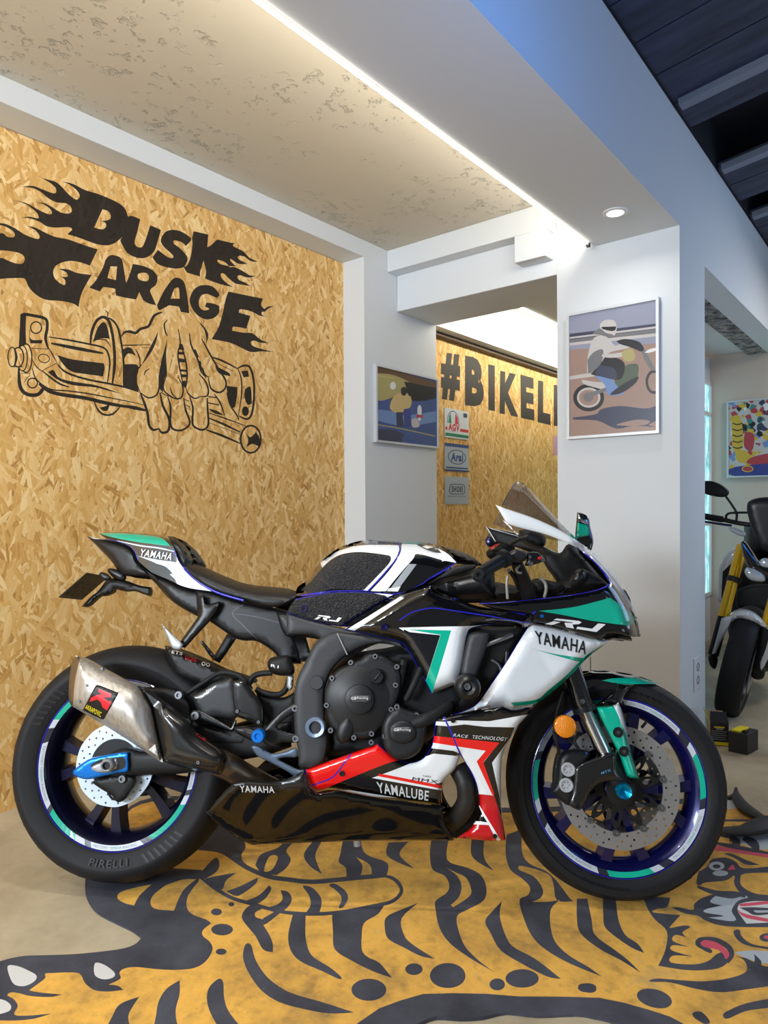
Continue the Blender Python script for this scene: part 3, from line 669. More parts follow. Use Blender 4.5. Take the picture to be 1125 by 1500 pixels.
b = MB(); b.lathe([(.03, .10), (.118, .10), (.122, .097), (.124, .100), (.122, .106), (.03, .106)], RC, 44, closed=True); b.build('sprocket', SATIN, rw)
# ---- bodywork tools
def twin(o):
    q = o.copy(); COL.objects.link(q); q.scale = (1, -1, 1); return q
def panel(name, out, off, M, layers=(), roll=.0, R=8., crest=None, th=.0035, mirror=False, sp=6., parent=None, holes=(), smooth=50, inner=None):
    """a shell traced in side view, curved in depth; layers paint it"""
    out = [q[:2] for q in out]; layers = [([q[:2] for q in p], k) for p, k in layers]
    fo = off if callable(off) else (lambda P: np.full(len(P), float(off)))
    def offs(P):
        P = np.asarray([q[:2] for q in P], float); o = fo(P).astype(float)
        if roll: o = o-roll*(1-np.minimum(edist(P, out)/R, 1))**2
        if crest is not None:
            g = np.minimum(edist(P, crest[0], False)/crest[1], 1); o = o*np.sqrt(1-(1-g)**2)
        return o
    rg = ([R*.33, R*.7] if roll and R > 4 else []) or ([crest[1]*.06, crest[1]*.2] if crest is not None else [])
    P, T, mi = cdt(out, layers, sp, holes, rg); v = bps(P, offs(P))
    o = mesh_obj(name, v, [t[::-1] for t in T], M, mi, parent or moto, smooth)
    if o.data.polygons and sum(p.normal.y for p in o.data.polygons) > 0: o.data.flip_normals()
    if th:
        md = o.modifiers.new('thickness', 'SOLIDIFY'); md.thickness = th; md.offset = -1
        if inner: o.data.materials.append(inner); md.material_offset = len(o.data.materials)
    if mirror and crest is not None:
        md = o.modifiers.new('both_sides', 'MIRROR'); md.use_axis = (False, True, False); md.merge_threshold = .0015
    elif mirror: twin(o)
    return o, offs
def body(name, out, c, h, M, layers=(), R=10., p=2., back=None, mirror=False, sp=6., parent=None, holes=(), edge=.15, smooth=45):
    """a closed solid: outline in side view, h metres thick each way from the plane off = c, edges rounded over R pixels"""
    out = [q[:2] for q in out]
    def offs(P):
        d = np.minimum(edist(np.asarray([q[:2] for q in P], float), out)/R, 1)
        for hl in holes: d = np.minimum(d, np.minimum(edist(np.asarray([q[:2] for q in P], float), hl)/R, 1))
        return c+h*(edge+(1-edge)*(1-(1-d)**p)**(1/p))
    P, T, mi = cdt(out, layers, min(sp, max(R*.8, 2.5)), holes, [R*.18, R*.5] if R > 2.5 else []); fo = offs(P); v1 = bps(P, fo); base = bps(P, np.full(len(P), c)); n = len(P)
    bh = h if back is None else back
    v2 = [Vector((q.x, -(c-bh*(f-c)/h), q.z)) for q, f in zip(base, fo)]
    f = [tuple(t[::-1]) for t in T]+[tuple(n+k for k in t) for t in T]+[(a, b, b+n, a+n) for a, b in boundary(T)]
    o = mesh_obj(name, v1+v2, f, M, list(mi)+[0]*(len(f)-len(T)), parent or moto, smooth)
    bm = bmesh.new(); bm.from_mesh(o.data); bmesh.ops.recalc_face_normals(bm, faces=bm.faces); bm.to_mesh(o.data); bm.free()
    if mirror: twin(o)
    return o, offs
def fine_tris(P_, F_, n=2):
    bm = bmesh.new(); vs = [bm.verts.new((x, y, 0)) for x, y in P_]
    for f in F_:
        try: bm.faces.new([vs[k] for k in f])
        except ValueError: pass
    bmesh.ops.triangulate(bm, faces=bm.faces)
    for _ in range(n): bmesh.ops.subdivide_edges(bm, edges=[e for e in bm.edges if e.calc_length() > .05], cuts=1, use_grid_fill=True)
    bmesh.ops.triangulate(bm, faces=bm.faces); bm.verts.index_update()
    P = np.array([v.co[:2] for v in bm.verts]); F = [tuple(v.index for v in f.verts) for f in bm.faces]; bm.free(); return P, F
def letters(s, quad, M, offs, parent, lift=.0012, bold=.02, name='lettering'):
    P_, F_ = fine_tris(*text_tris(s, min(bold, .016))); q = quad_map(P_, quad); v = bps(q, offs(q)+lift+.0006)
    return mesh_obj(name, v, F_, M, None, parent, 0)
def r_one(quad, M, offs, parent, lift=.0015):
    v, f = [], []
    for pol in ([(.06,.72),(.09,1.),(.50,1.),(.57,.86),(.55,.60),(.45,.46),(.54,.0),(.40,.0),(.30,.46),(.30,.58),(.42,.62),(.42,.74)], [(0,0),(.13,0),(.22,.56),(.09,.56)], [(.58,0),(.96,0),(1.,.96),(.86,.96),(.84,.28),(.57,.28)]):
        P, T, _ = cdt(pol, (), .08); v2 = bps(quad_map(P, quad), offs(quad_map(P, quad))+lift); f += [tuple(len(v)+k for k in t) for t in T]; v += v2
    return mesh_obj('emblem_lettering', v, f, M, None, parent, 0)
def tube(name, pts, r, M, parent=None, seg=10, smooth_n=5):
    """pts = (px, py, off)"""
    p = crom([(x, y) for x, y, o in pts], smooth_n) if smooth_n > 1 else [(x, y) for x, y, o in pts]
    oo = np.interp(np.linspace(0, len(pts)-1, len(p)), range(len(pts)), [o for _, _, o in pts])
    b = MB(); rr = r
    if isinstance(r, (list, tuple)): rr = list(np.interp(np.linspace(0, len(r)-1, len(p)), range(len(r)), r))
    b.tube(bps(p, oo), rr, seg); return b.build(name, M, parent or moto)
def knob(name, px, py, off, prof, M, parent=None, seg=24, mi=None):
    """turned piece facing right; prof = [(radius, height towards the viewer)]"""
    c = bp(px, py, off); b = MB(); b.lathe([(r, -h) for r, h in prof], c, seg); return b.build(name, M, parent or moto)
def bolt(px, py, off, r=.008, M=None, parent=None, h=.006):
    r *= .8; M = STEEL if M is SILVER else M
    return knob('bolt', px, py, off, [(0, h*.35), (r*.42, h*.35), (r*.45, h), (r*.85, h), (r, h*.6), (r, -.004), (0, -.004)], M or STEEL, parent, 16)
def lerpx(x0, o0, x1, o1): return lambda P: np.interp(np.asarray(P)[:, 0], [x0, x1], [o0, o1])
Z1, Z2, Z3, Z4, Z5 = win(70,750,2.9605), win(10,930,3.409), win(240,900,5.114), win(420,770,3.75), win(400,900,4.018)
Z6, Z7, Z8, Z9 = win(300,1050,2.4457), win(620,690,3.309), win(620,900,3.309), win(720,960,3.0405)
ZW, ZW2, ZC1, ZM, ZP, ZL = win(700,690,4.5), win(680,760,6.25), win(780,1040,6.25), win(240,960,9.375), win(340,960,7.5), win(70,820,7.5)
def at(w, x, y): return w([(x, y)])[0][:2]
# ---- dark core: engine block, radiator, frame
body('engine_block', S(Z5([(330,330,0),(480,230),(700,190),(900,120,0),(1130,230,0),(1150,560),(1020,640,0),(900,760),(760,870),(560,840),(330,850),(300,700)])), .0, .15, MATTE, R=14, sp=9)
panel('radiator', S(Z8([(0,120,0),(230,60,0),(500,60,0),(330,360,0),(200,480,0),(-150,640,0),(-160,300,0)])), .145, mat('radiator_core', (12, 12, 14), .6), th=.03, sp=12)
body('main_frame', S(Z5([(375,100,0),(440,108),(600,130),(745,165,0),(790,215,0),(740,190),(640,172),(540,185),(440,235),(360,310),(315,400),(300,500),(308,640),(322,760),(300,870,0),(225,905),(150,890,0),(148,800),(128,700),(122,500),(140,380),(185,290),(240,180),(300,125)])), .165, .02, FRM, R=7, sp=6, mirror=True)
b_, _f = body('frame_upper_spar', S(Z4([(0,480,0),(130,520),(300,560,0),(345,575,0),(620,630,0),(700,700,0),(620,650),(500,640),(400,670),(320,720),(200,640,0),(150,600),(0,600,0)])), .150, .016, FRM, R=6, sp=7)
for x, y in ((385,110),): tube('frame_weld_line', [(*at(Z5,378,112),.188), (*at(Z5,410,180),.189), (*at(Z5,437,238),.188)], .0018, mat('weld_grey', (150,148,145), .45), b_, smooth_n=1)
knob('pivot_ring', *at(Z5,250,665), .186, [(0,-.002),(.016,-.002),(.0165,.007),(.024,.010),(.0265,.006),(.0265,-.01)], mat('pale_blue_metal', (150, 175, 210), .3, metal=.6), seg=36)
knob('frame_plug', *at(Z5,256,402), .186, [(0,.003),(.017,.003),(.019,0),(.019,-.005)], FRM, seg=30)
# ---- engine covers
cl, co = body('clutch_cover', S(Z5([(430,300),(480,275),(515,262),(545,235),(600,228),(680,258),(740,310),(755,380),(745,470),(705,560),(650,640),(600,705),(540,735),(450,722),(380,705),(328,640),(308,545),(312,450),(335,375),(385,320)])), .175, .022, ENG, R=5, sp=5)
c0 = at(Z5,505,500)
knob('clutch_cover_dome', *c0, .196, [(0,.014),(.036,.014),(.045,.012),(.062,.006),(.080,.003),(.090,-.004),(.092,-.012)], ENG, cl, 48)
db = knob('clutch_boss', *at(Z5,510,500), .209, [(0,.010),(.032,.010),(.037,.008),(.040,-.004)], ENG, cl, 40)
fl = lambda k: (lambda P: np.full(len(P), k))
panel('brand_badge', Z5([(450,478),(578,478),(578,518),(450,518)]), .2205, [mat('badge_grey', (60, 61, 64), .4)], th=.001, parent=cl, roll=.0)
letters('GB', Z5([(460,486),(490,486),(490,502),(460,502)]), TWHITE, fl(.2216), cl); letters('Racing', Z5([(494,485),(560,485),(560,504),(494,502)]), TWHITE, fl(.2216), cl, bold=0); letters('PROTECTING', Z5([(470,507),(548,507),(548,513),(470,513)]), TGREY, fl(.2216), cl, bold=0)
fc = knob('oil_filler_cap', *at(Z5,610,365), .205, [(0,.008),(.017,.008),(.019,.006),(.020,0),(.0205,-.02)], SATIN, cl, 30)
panel('cap_bar', Z5([(588,388),(628,336),(638,344),(598,396)]), .2145, SATIN, th=.004, parent=cl)
body('cover_stiffener', S(Z5([(640,400,0),(725,350,0),(732,362,0),(648,412,0)])), .197, .006, ENG, R=2, sp=4, parent=cl)
for x, y in ((460,283),(603,247),(730,308),(722,415),(350,374),(318,533),(342,680),(582,700),(478,722),(697,558),(580,750)): bolt(*at(Z5,x,y), .190, .0095, STEEL if (x+y) % 3 else SILVER, cl, .012)
sc_, so = body('starter_cover', S(Z5([(640,720),(642,650),(670,590),(705,560),(742,540),(790,560),(850,580),(890,620),(903,680),(890,745),(862,810),(800,850),(725,855),(665,805)])), .185, .026, ENG, R=6, sp=5)
body('starter_cover_boss', S(Z5([(680,690),(700,640),(760,620),(820,640),(845,690),(830,740),(770,765),(700,745)])), .205, .014, ENG, R=5, sp=4, parent=sc_)
panel('brand_badge', Z5([(700,662),(822,664),(822,702),(700,700)]), .2205, [mat('badge_grey')], th=.001, parent=sc_)
letters('GB', Z5([(712,671),(742,671),(742,687),(712,687)]), TWHITE, fl(.2216), sc_); letters('Racing', Z5([(746,670),(810,672),(810,690),(746,688)]), TWHITE, fl(.2216), sc_, bold=0)
for x, y in ((730,543),(845,592),(868,700),(660,714),(785,812)): bolt(*at(Z5,x,y), .196, .010, STEEL, sc_, .012)
tube('coolant_hose', [(*at(Z5,835,640),.20), (*at(Z5,900,615),.21), (*at(Z5,960,590),.20), (*at(Z5,1030,540),.17)], .017, RUBBER)
tube('coolant_hose', [(*at(Z5,785,500),.18), (*at(Z5,820,430),.19), (*at(Z5,865,330),.18), (*at(Z5,900,260),.17)], .009, RUBBER)
tube('coolant_hose', [(*at(Z5,775,262),.18), (*at(Z5,760,330),.175), (*at(Z5,745,420),.17)], .013, MATTE)
body('oil_filter_housing', S(Z5([(400,620),(440,590),(475,625),(478,690),(450,740),(400,760),(370,720),(375,660)])), .185, .022, ENG, R=9, sp=5)
# ---- tank, seat, tail
GW, PD, BL, SV, TL = 1, 2, 3, 4, 5
tank_out = S(Z4([(52,385,0),(58,340),(110,300),(150,245),(190,197),(240,152),(300,116),(360,94),(420,81),(500,80),(610,86),(700,90),(760,95),(830,110),(900,150),(932,205,0),(860,255),(775,298),(745,322),(612,376,0),(520,362),(430,360),(250,362),(130,384)]))
pad_up = S(Z4([(75,352,0),(130,310),(185,245),(245,190),(300,163),(380,150),(470,155),(555,162),(572,178),(560,210),(500,275),(425,352,0),(330,350),(250,347),(150,372)]))
tk, to = panel('fuel_tank', tank_out, .15, [BLACK, PW, PAD, BLINE, SILVER, TEAL, BROWNB], [
    (S(Z4([(300,118,0),(360,93),(500,78),(612,84),(612,108),(420,106),(350,118)])), 6),  # brown reflection along the tank top, painted as colour
    (S(Z4([(183,203,0),(250,155),(330,124),(420,107),(600,107),(618,118),(612,150),(580,205),(445,360,0),(415,352,0),(500,270),(565,190),(560,165),(470,150),(380,145),(300,158),(245,185),(195,230,0)])), GW),
    (pad_up, PD), (S(Z4([(632,100,0),(770,108),(870,145),(935,205,0),(850,188),(720,155),(692,185),(600,290),(545,360,0),(458,362,0),(560,250),(620,160)])), GW),
    (Z4([(672,210),(714,212),(622,336),(572,342)]), SV), (Z4([(560,345),(625,335),(610,362),(550,360)]), GW),
    (S(Z4([(640,86,0),(760,95),(700,102),(640,98,0)])), TL),
    (stroke(Z4([(445,360),(520,280),(600,185),(622,140),(612,86)]), 1.8, taper=1), BL), (stroke(Z4([(60,386),(250,362),(430,360),(612,374),(745,322),(775,298),(932,205)]), 2.2, taper=1), BL)],
    crest=(Z4([(52,370),(110,300),(190,197),(300,116),(420,81),(500,80),(610,86),(700,90),(760,95),(830,110)]), 30), mirror=True, th=0, sp=5)
letters('TECHNOLOGY', Z4([(362,99),(585,93),(590,104),(362,108)]), TGREY, to, tk, .002, 0)
bd, _f = panel('tank_badge', S(Z4([(712,104,0),(800,108),(850,150,0),(790,140)])), lambda P: to(P)+.002, [SATIN], th=0, sp=4, parent=tk); 
av, ao = body('airbox_vent', S(Z4([(835,112,0),(900,125),(980,150),(1045,190),(1072,215,0),(1030,220),(935,205,0)])), .0, .10, MATTE, [(Z4([(882+k*34,148+k*3),(896+k*34,148+k*3),(948+k*28,202+k*2),(934+k*28,202+k*2)]), 1) for k in range(4)], R=14, sp=4)
av.data.materials.append(DARK)
lp, lo_ = panel('tank_side_cover', S(Z4([(48,402,0),(130,385),(250,364),(430,362),(612,376,0),(545,408),(420,485),(300,556,0),(130,522),(0,480,0),(20,440)])), .160, [PAD, PW, BLINE], [
    (Z4([(470,368),(612,376),(560,400),(540,384)]), 1), (stroke(Z4([(300,556),(420,485),(545,408),(612,376)]), 4, taper=1), 2), (stroke(Z4([(48,402),(130,385),(250,364),(430,362),(612,376)]), 3, taper=1), 2), (stroke(Z4([(0,480),(130,522),(300,556)]), 2, taper=1), 2)], roll=.012, R=7, mirror=True, sp=5)
r_one(Z4([(165,489),(304,505),(288,530),(150,514)]), TWHITE, lo_, lp, .002)
knob('bolt', *at(Z4,97,456), .158, [(0,.001),(.006,.001),(.0065,.004),(.010,.004),(.010,-.003)], NAVY, lp, 16)
panel('inner_cover', S(Z4([(772,325,0),(900,272),(1010,243),(1090,228),(1140,250,0),(1150,400,0),(1050,402),(930,402),(850,385),(790,360)])), .165, SATIN, roll=.05, R=26, mirror=True, sp=6)
body('inner_cover_edge', S(Z4([(772,322,0),(860,262),(930,222),(1030,215),(1040,232,0),(1000,248),(860,292)])), .150, .012, MATTE, R=4, sp=5)
st_, _f = panel('seat', S(Z1([(598,238,0),(628,222,0),(680,240),(740,268),(820,300),(900,318),(980,325),(1050,334),(1078,352),(1072,378),(1035,400),(990,412),(940,408),(850,382),(730,345),(640,290)])), .13, SEATM, crest=(Z1([(628,222),(680,240),(740,268),(820,300),(900,318),(980,325),(1050,334)]), 20), mirror=True, th=0, roll=.01, R=5, sp=4)
tube('seat_piping', [(*at(Z1,575,228),.095), (*at(Z1,640,292),.115), (*at(Z1,730,347),.126), (*at(Z1,850,384),.130)], .0035, BLINE)
hp, _f = panel('seat_hump_pad', S(Z1([(520,104,0),(560,112),(590,138),(612,170),(633,205),(628,234,0),(600,238),(574,224),(550,160)])), .088, SATIN, [], crest=(Z1([(520,104),(560,112),(590,138),(612,170),(633,205),(628,225)]), 12), mirror=True, th=0, sp=3)
knob('hump_hole', *at(Z1,592,182), .070, [(0,.001),(.006,.001),(.008,.004)], DARK, hp, 14)
tc, tof = panel('tail_cowl', S(Z1([(218,92,0),(300,87),(400,90),(470,96),(520,104,0),(548,160),(574,225),(638,290),(730,345,0),(690,341),(600,326),(520,292),(450,262,0),(393,212),(378,175),(350,146),(300,128),(258,118,0)])), lerpx(140,.035,260,.105), [BROWNB, TEAL, SILVER, BLACK, BLINE, TWHITE], [
    (S(Z1([(222,92,0),(300,91),(400,98),(490,112),(532,148,0),(440,137),(350,124),(270,107)])), 1),
    (stroke(Z1([(300,124),(400,146),(480,156),(552,172)]), 2.2), 2),
    (S(Z1([(388,190,0),(480,207),(545,216),(572,224,0),(640,292),(726,342,0),(690,341),(600,326),(530,272),(480,228)])), 2), (S(Z1([(465,222,0),(512,238),(542,268,0),(490,258)])), 3),
    (S(Z1([(440,250,0),(520,262),(600,300),(650,304,0),(610,300),(545,272),(500,268)])), 3), (stroke(Z1([(548,160),(574,225),(638,290),(730,345)]), 2.5, taper=1), 4), (stroke(Z1([(258,118),(300,128),(350,146),(378,175),(393,212)]), 1.2, taper=1), 4)],
    crest=(Z1([(218,92),(300,87),(400,90),(470,96),(520,104)]), 14), mirror=True, th=0, sp=4)
letters('YAMAHA', Z1([(405,160),(545,180),(535,210),(396,190)]), TWHITE, tof, tc, .002, .03)
panel('tail_undertray', S(Z1([(172,106,0),(250,118),(300,128),(350,146),(378,175),(393,212),(450,262),(520,292),(600,326),(700,345,0),(720,482,0),(655,455),(580,415),(520,370),(470,312),(440,283,0),(345,278),(310,262),(275,212),(225,160)])), lerpx(130,.02,250,.095), [mat('undertray_black', (17, 18, 23), .42), PW], [(Z1([(172,105),(215,110),(250,120),(200,116)]), 1)], roll=.02, R=8, mirror=True, sp=5)
panel('seat_side_cover', S(Z1([(640,335,0),(725,345),(850,386),(960,412),(1010,420),(1130,462,0),(1130,500),(1060,520,0),(1090,620,0),(1100,658,0),(1010,655),(985,612),(910,562),(850,558),(800,540),(710,480),(650,455,0)])), .112, [mat('undertray_black'), mat('edge_grey', (72, 74, 80), .4)], [(stroke(Z1([(850,400),(800,440),(850,495),(910,556)]), 1.6), 1), (stroke(Z1([(800,440),(930,460),(1125,520)]), 1.3), 1)], roll=.018, R=7, mirror=True, sp=6)
panel('subframe_rail', S(Z1([(990,430,0),(1130,470,0),(1290,520,0),(1270,570,0),(1130,545),(1030,535)])), .125, mat('undertray_black'), roll=.012, R=6, mirror=True, sp=6)
# number plate, seen from behind its face, on its bracket
n0, n1 = bp(*at(ZL,112,410), .06), bp(*at(ZL,425,138), .06)
dn = Vector((n1.x-n0.x, 0, n1.z-n0.z)).normalized(); nn = Vector((dn.z, 0, -dn.x))
pm = mat('plate_back', (74, 70, 56), .45, metal=.3); b = MB()
b.add([n0, n1, n1+Vector((0,.14,0)), n0+Vector((0,.14,0))]+[q+nn*.002 for q in (n0, n1, n1+Vector((0,.14,0)), n0+Vector((0,.14,0)))], [(0,1,2,3), (4,7,6,5), (0,4,5,1), (1,5,6,2), (2,6,7,3), (3,7,4,0)])
pl = b.build('number_plate', pm, moto, smooth=0, bevel=.0008); pl['label'] = 'number plate seen from its plain back with embossed characters'
L_ = (n1-n0).length
for s, q0, q1, h0, h1 in (('C C C', .12, .88, .42, .66), ('6 2 2 6', .10, .90, .12, .36)):
    P_, F_ = text_tris(s, .02); v = [n0+dn*(L_*(h0+(h1-h0)*w))+Vector((0, .14*(q0+(q1-q0)*u), 0))+nn*.0032 for u, w in P_]; mesh_obj('plate_lettering', v, F_, mat('plate_emboss', (38, 36, 32), .5), None, pl, 0)
body('plate_bracket', S(ZL([(630,240,0),(700,200),(850,225),(1000,280),(1130,300,0),(1125,400,0),(1040,375),(960,345),(860,350),(740,325),(715,360),(640,398),(560,410),(440,520,0),(370,515,0),(480,400),(545,350)])), 0, .035, MATTE, R=6, sp=5)
body('indicator_light', S(ZL([(565,150),(600,135),(660,160),(692,195),(680,220),(620,228),(580,195)])), .05, .012, SATIN, R=5, sp=3)
body('indicator_light', S(ZL([(655,112),(690,92),(790,118),(850,165),(852,215),(800,232),(740,210),(690,170)])), .02, .016, SATIN, R=6, sp=3)
# foot pegs for the passenger and their struts
pg, _f = body('passenger_peg_strut', S(Z1([(655,365,0),(680,360),(690,400),(745,388),(740,420),(705,470),(640,540),(595,590,0),(560,580,0),(590,540),(640,470),(660,430)])), .125, .014, SATIN, R=6, sp=4)
body('heel_plate', S(Z1([(493,485,0),(505,495),(545,535),(588,575,0),(575,598,0),(540,590),(520,545)])), .15, .006, SILVER, R=3, sp=3, parent=pg)
body('passenger_peg_strut', S(Z1([(778,528,0),(820,545,0),(780,605),(745,655,0),(712,640,0),(745,585)])), -.125, .014, MATTE, R=5, sp=4)
body('heel_plate', S(Z1([(658,560,0),(672,558,0),(725,622),(722,640,0),(705,628)])), -.15, .006, SATIN, R=2, sp=3)
# rear hugger
hg, ho = body('hugger', S(Z1([(508,580,0),(560,594),(650,630),(750,678),(835,705,0),(900,740),(760,760,0),(700,765),(640,752),(560,720),(518,650)])), 0, .10, [DARK, mat('hugger_black', (12, 12, 14), .5)], [(S(Z1([(508,580,0),(560,594),(650,630),(750,678),(775,692,0),(690,720),(610,695),(525,630)])), 1)], R=9, sp=5)
letters('ETS', Z1([(540,598),(586,608),(582,622),(536,612)]), TWHITE, ho, hg, .002); letters('RACING', Z1([(596,622),(645,634),(643,650),(596,640)]), TRED, ho, hg, .002); letters('OO', Z1([(668,648),(704,656),(702,672),(666,664)]), TWHITE, ho, hg, .002)
# ---- swingarm, chain, rear brake
body('swingarm', S(Z2([(1420,430,0),(1300,440),(1100,470),(900,540),(700,580),(600,560),(520,590),(480,640,0),(500,705,0),(560,720),(700,700),(900,690),(1100,640),(1300,600),(1420,560,0)])), .105, .022, MATTE, R=9, sp=8, mirror=True)
body('swingarm_brace', S(Z2([(640,262,0),(780,262),(870,285),(915,345),(930,420),(1050,470),(1200,500,0),(1200,560,0),(900,560),(720,560),(640,500),(700,400)])), .110, .018, MATTE, R=6, sp=8)
sg, sgo = body('swingarm_guard', S(Z3([(205,612,0),(300,560),(370,512),(440,495),(520,492),(560,760),(400,768),(290,775,0),(245,700)])), .138, .012, mat('guard_grey', (36, 38, 41), .38), [(S(Z3([(215,612,0),(415,515,0),(280,650,0),(240,640)])), 1)], R=7, sp=5)
sg.data.materials.append(CARBON); letters('ZETA', Z3([(312,570),(370,548),(374,562),(316,586)]), TWHITE, sgo, sg, .002)
body('swingarm_guard', S(Z3([(512,498,0),(590,490),(640,540),(700,620),(748,695,0),(752,800),(745,855,0),(640,800),(540,765,0),(515,640)])), .145, .012, CARBON, R=6, sp=5)
for x, y in ((553,725),(712,806)): bolt(*at(Z3,x,y), .158, .006, SILVER)
hb, _f = body('muffler_hanger', S(Z3([(205,720,0),(260,715),(300,735),(400,790),(500,850,0),(535,790,0),(548,795,0),(520,880,0),(500,875),(380,830),(280,800),(225,790)])), .15, .007, SATIN, [(stroke(Z3([(280,728),(400,795),(500,855),(518,830),(540,785)]), 1.8, taper=1), 1)], R=3, sp=4)
hb.data.materials.append(STEEL)
bolt(*at(Z3,238,758), .158, .016, SILVER, hb, .008); bolt(*at(Z3,115,604), .150, .015, SILVER, None, .008)
tube('brake_hose', [(*at(Z3,170,595),.13), (*at(Z3,300,510),.13), (*at(Z3,420,440),.13), (*at(Z3,540,450),.13), (*at(Z3,610,500),.13), (*at(Z3,650,560),.12)], .007, RUBBER)
tube('brake_hose', [(*at(Z3,640,520),.12), (*at(Z3,665,470),.12), (*at(Z3,720,445),.12), (*at(Z3,810,438),.12)], .008, RUBBER)
rs, rso = body('reservoir_sock', S(Z3([(800,325,0),(880,308),(940,315),(975,400),(965,450),(880,460),(810,440),(780,400),(778,355)])), .14, .03, DARK, R=10, sp=4)
letters('R1', Z3([(803,372),(862,384),(858,404),(800,392)]), TWHITE, rso, rs, .002, .04)
body('bracket_plate', S(Z3([(925,450,0),(970,450,0),(972,480),(965,545),(945,570),(920,540,0)])), .13, .006, SILVER, R=2, sp=3)
tube('brake_hose', [(*at(Z3,945,470),.115), (*at(Z3,915,560),.115), (*at(Z3,860,600),.115), (*at(Z3,760,590),.115), (*at(Z3,690,560),.115)], .008, RUBBER)
body('linkage_cover', S(Z3([(690,580,0),(760,600),(900,620),(1000,560,0),(1020,900,0),(900,1000),(760,960),(740,860)])), .09, .02, MATTE, R=8, sp=8)
rsx, _f = body('footrest_bracket', S(Z3([(750,860,0),(860,740),(960,670),(1000,655),(1030,690),(1000,720),(900,790),(850,850),(960,890),(1010,890),(1030,930),(1000,960),(880,960),(820,1000,0),(740,950)])), .165, .009, SATIN, R=3, sp=4)
for x, y in ((985,702),(990,930)): bolt(*at(Z3,x,y), .175, .012, SILVER, rsx, .008)
pgx, _f = body('foot_peg', S(Z3([(520,845,0),(600,838),(680,858),(735,870),(755,915),(720,960),(665,950),(610,925),(545,890)])), .20, .02, [SATIN], R=6, sp=4)
knob('peg_end', *at(Z3,707,912), .222, [(0,.004),(.006,.004),(.008,.008),(.015,.008),(.018,.004),(.018,-.01)], CYANB, pgx, 28)
body('brake_pedal', S(Z3([(650,990,0),(700,980),(800,1040),(900,1030),(980,1000),(1005,1030),(990,1070),(920,1070),(860,1085),(920,1120),(1000,1160),(1050,1165),(1065,1190,0),(990,1215),(930,1180),(800,1110),(700,1060)])), .17, .008, mat('pedal_grey', (88, 104, 124), .35, metal=.4), R=3, sp=4)
b = MB(); cp = bps(Z3([(560,1230),(640,1190),(700,1165),(780,1145),(860,1130)]), [-.08]*5)
tube('drive_chain', [(*at(Z3,540,1230),-.06), (*at(Z3,700,1175),-.06), (*at(Z3,860,1120),-.06)], .011, DARK)
tube('side_stand', [(*at(Z3,830,1255),-.10), (*at(Z3,850,1225),-.10), (*at(Z3,880,1240),-.11), (*at(Z3,905,1262),-.11)], .010, DARK)
ca, _f = body('chain_adjuster', S(Z2([(330,678,0),(400,625),(470,604),(600,585),(608,610),(606,680),(560,690),(480,706),(400,722),(336,702)])), .128, .012, CYANB, [(S(Z2([(418,655),(470,622),(540,612),(585,612),(592,660),(540,680),(470,690)])), 1)], R=4, sp=4)
ca.data.materials.append(DARK)
body('axle_plate', S(Z2([(418,656,0),(480,632),(545,615),(552,665),(500,690),(430,680)])), .138, .005, SILVER, R=2, sp=3, parent=ca)
knob('axle_nut', *at(Z2,510,648), .142, [(0,.004),(.007,.004),(.009,.016),(.014,.018),(.019,.014),(.021,.008),(.021,-.01)], SILVER, ca, 6); knob('axle_end', *at(Z2,510,648), .142, [(0,.014),(.006,.014),(.008,.019),(.011,.019),(.012,.010)], SATIN, ca, 20)
rcp, _f = body('brake_caliper', S(Z2([(420,735,0),(470,715),(560,700),(625,705),(640,740),(610,790),(585,825),(550,835),(520,800),(470,770)])), .108, .02, MATTE, R=5, sp=4)
bolt(*at(Z2,580,718), .128, .014, STEEL, rcp, .008); bolt(*at(Z2,538,730), .115, .007, STEEL, rcp); tube('brake_line', [(*at(Z2,520,735),.118), (*at(Z2,505,780),.12), (*at(Z2,530,820),.12), (*at(Z2,570,815),.12)], .003, RUBBER, rcp)
# ---- exhaust
mf, mo = body('muffler', S(Z2([(345,104,0),(410,125),(480,165),(560,208),(648,258,0),(690,310),(722,365,0),(745,480),(780,636,0),(745,620),(600,522),(460,435),(370,382),(320,352,0),(308,310),(314,200),(328,130)])), .195, .06, [TI, mat('muffler_cap', (140, 130, 118), .3, metal=.9)], [(S(Z2([(345,104,0),(365,112),(340,230),(330,358),(320,352,0),(308,310),(314,200),(328,130)])), 1)], R=30, p=1.6, sp=6)
for x, y in ((478,170),(402,252),(362,332),(750,583)): bolt(*at(Z2,x,y), mo(np.array([at(Z2,x,y)]))[0]-.001, .0045, STEEL, mf, .004)
bd, _f = panel('maker_badge', S(Z2([(440,258,0),(460,252),(545,285),(552,298),(485,418,0),(470,420),(388,380),(384,368)])), lambda P: mo(P)+.0012, [mat('badge_black', (14, 14, 15), .4), TRED, TYELL], [
    (Z2([(458,268),(522,294),(520,312),(480,312),(520,340),(500,378),(478,362),(470,338),(452,322),(414,334),(420,314),(448,300),(474,296),(456,284)]), 1), (Z2([(494,330),(522,330),(506,368),(486,360)]), 1)], th=.0006, sp=3, parent=mf)
letters('AKRAPOVIC', Z2([(398,346),(474,386),(468,412),(390,368)]), TYELL, lambda P: mo(P)+.0018, mf, .0006, .03)
cs, co_ = body('exhaust_shield', S(Z2([(652,256,0),(700,275),(780,330),(850,380),(910,425),(940,480),(1000,530),(1075,580),(1100,620,0),(1090,660),(1065,700,0),(1000,685),(900,670),(780,632,0),(748,480),(724,366,0),(690,310)])), .185, .06, CARBON, R=22, p=1.8, sp=6)
letters('CE', Z2([(948,488),(995,520),(990,532),(944,500)]), TRED, co_, cs, .002); bolt(*at(Z2,958,636), .236, .006, STEEL, cs)
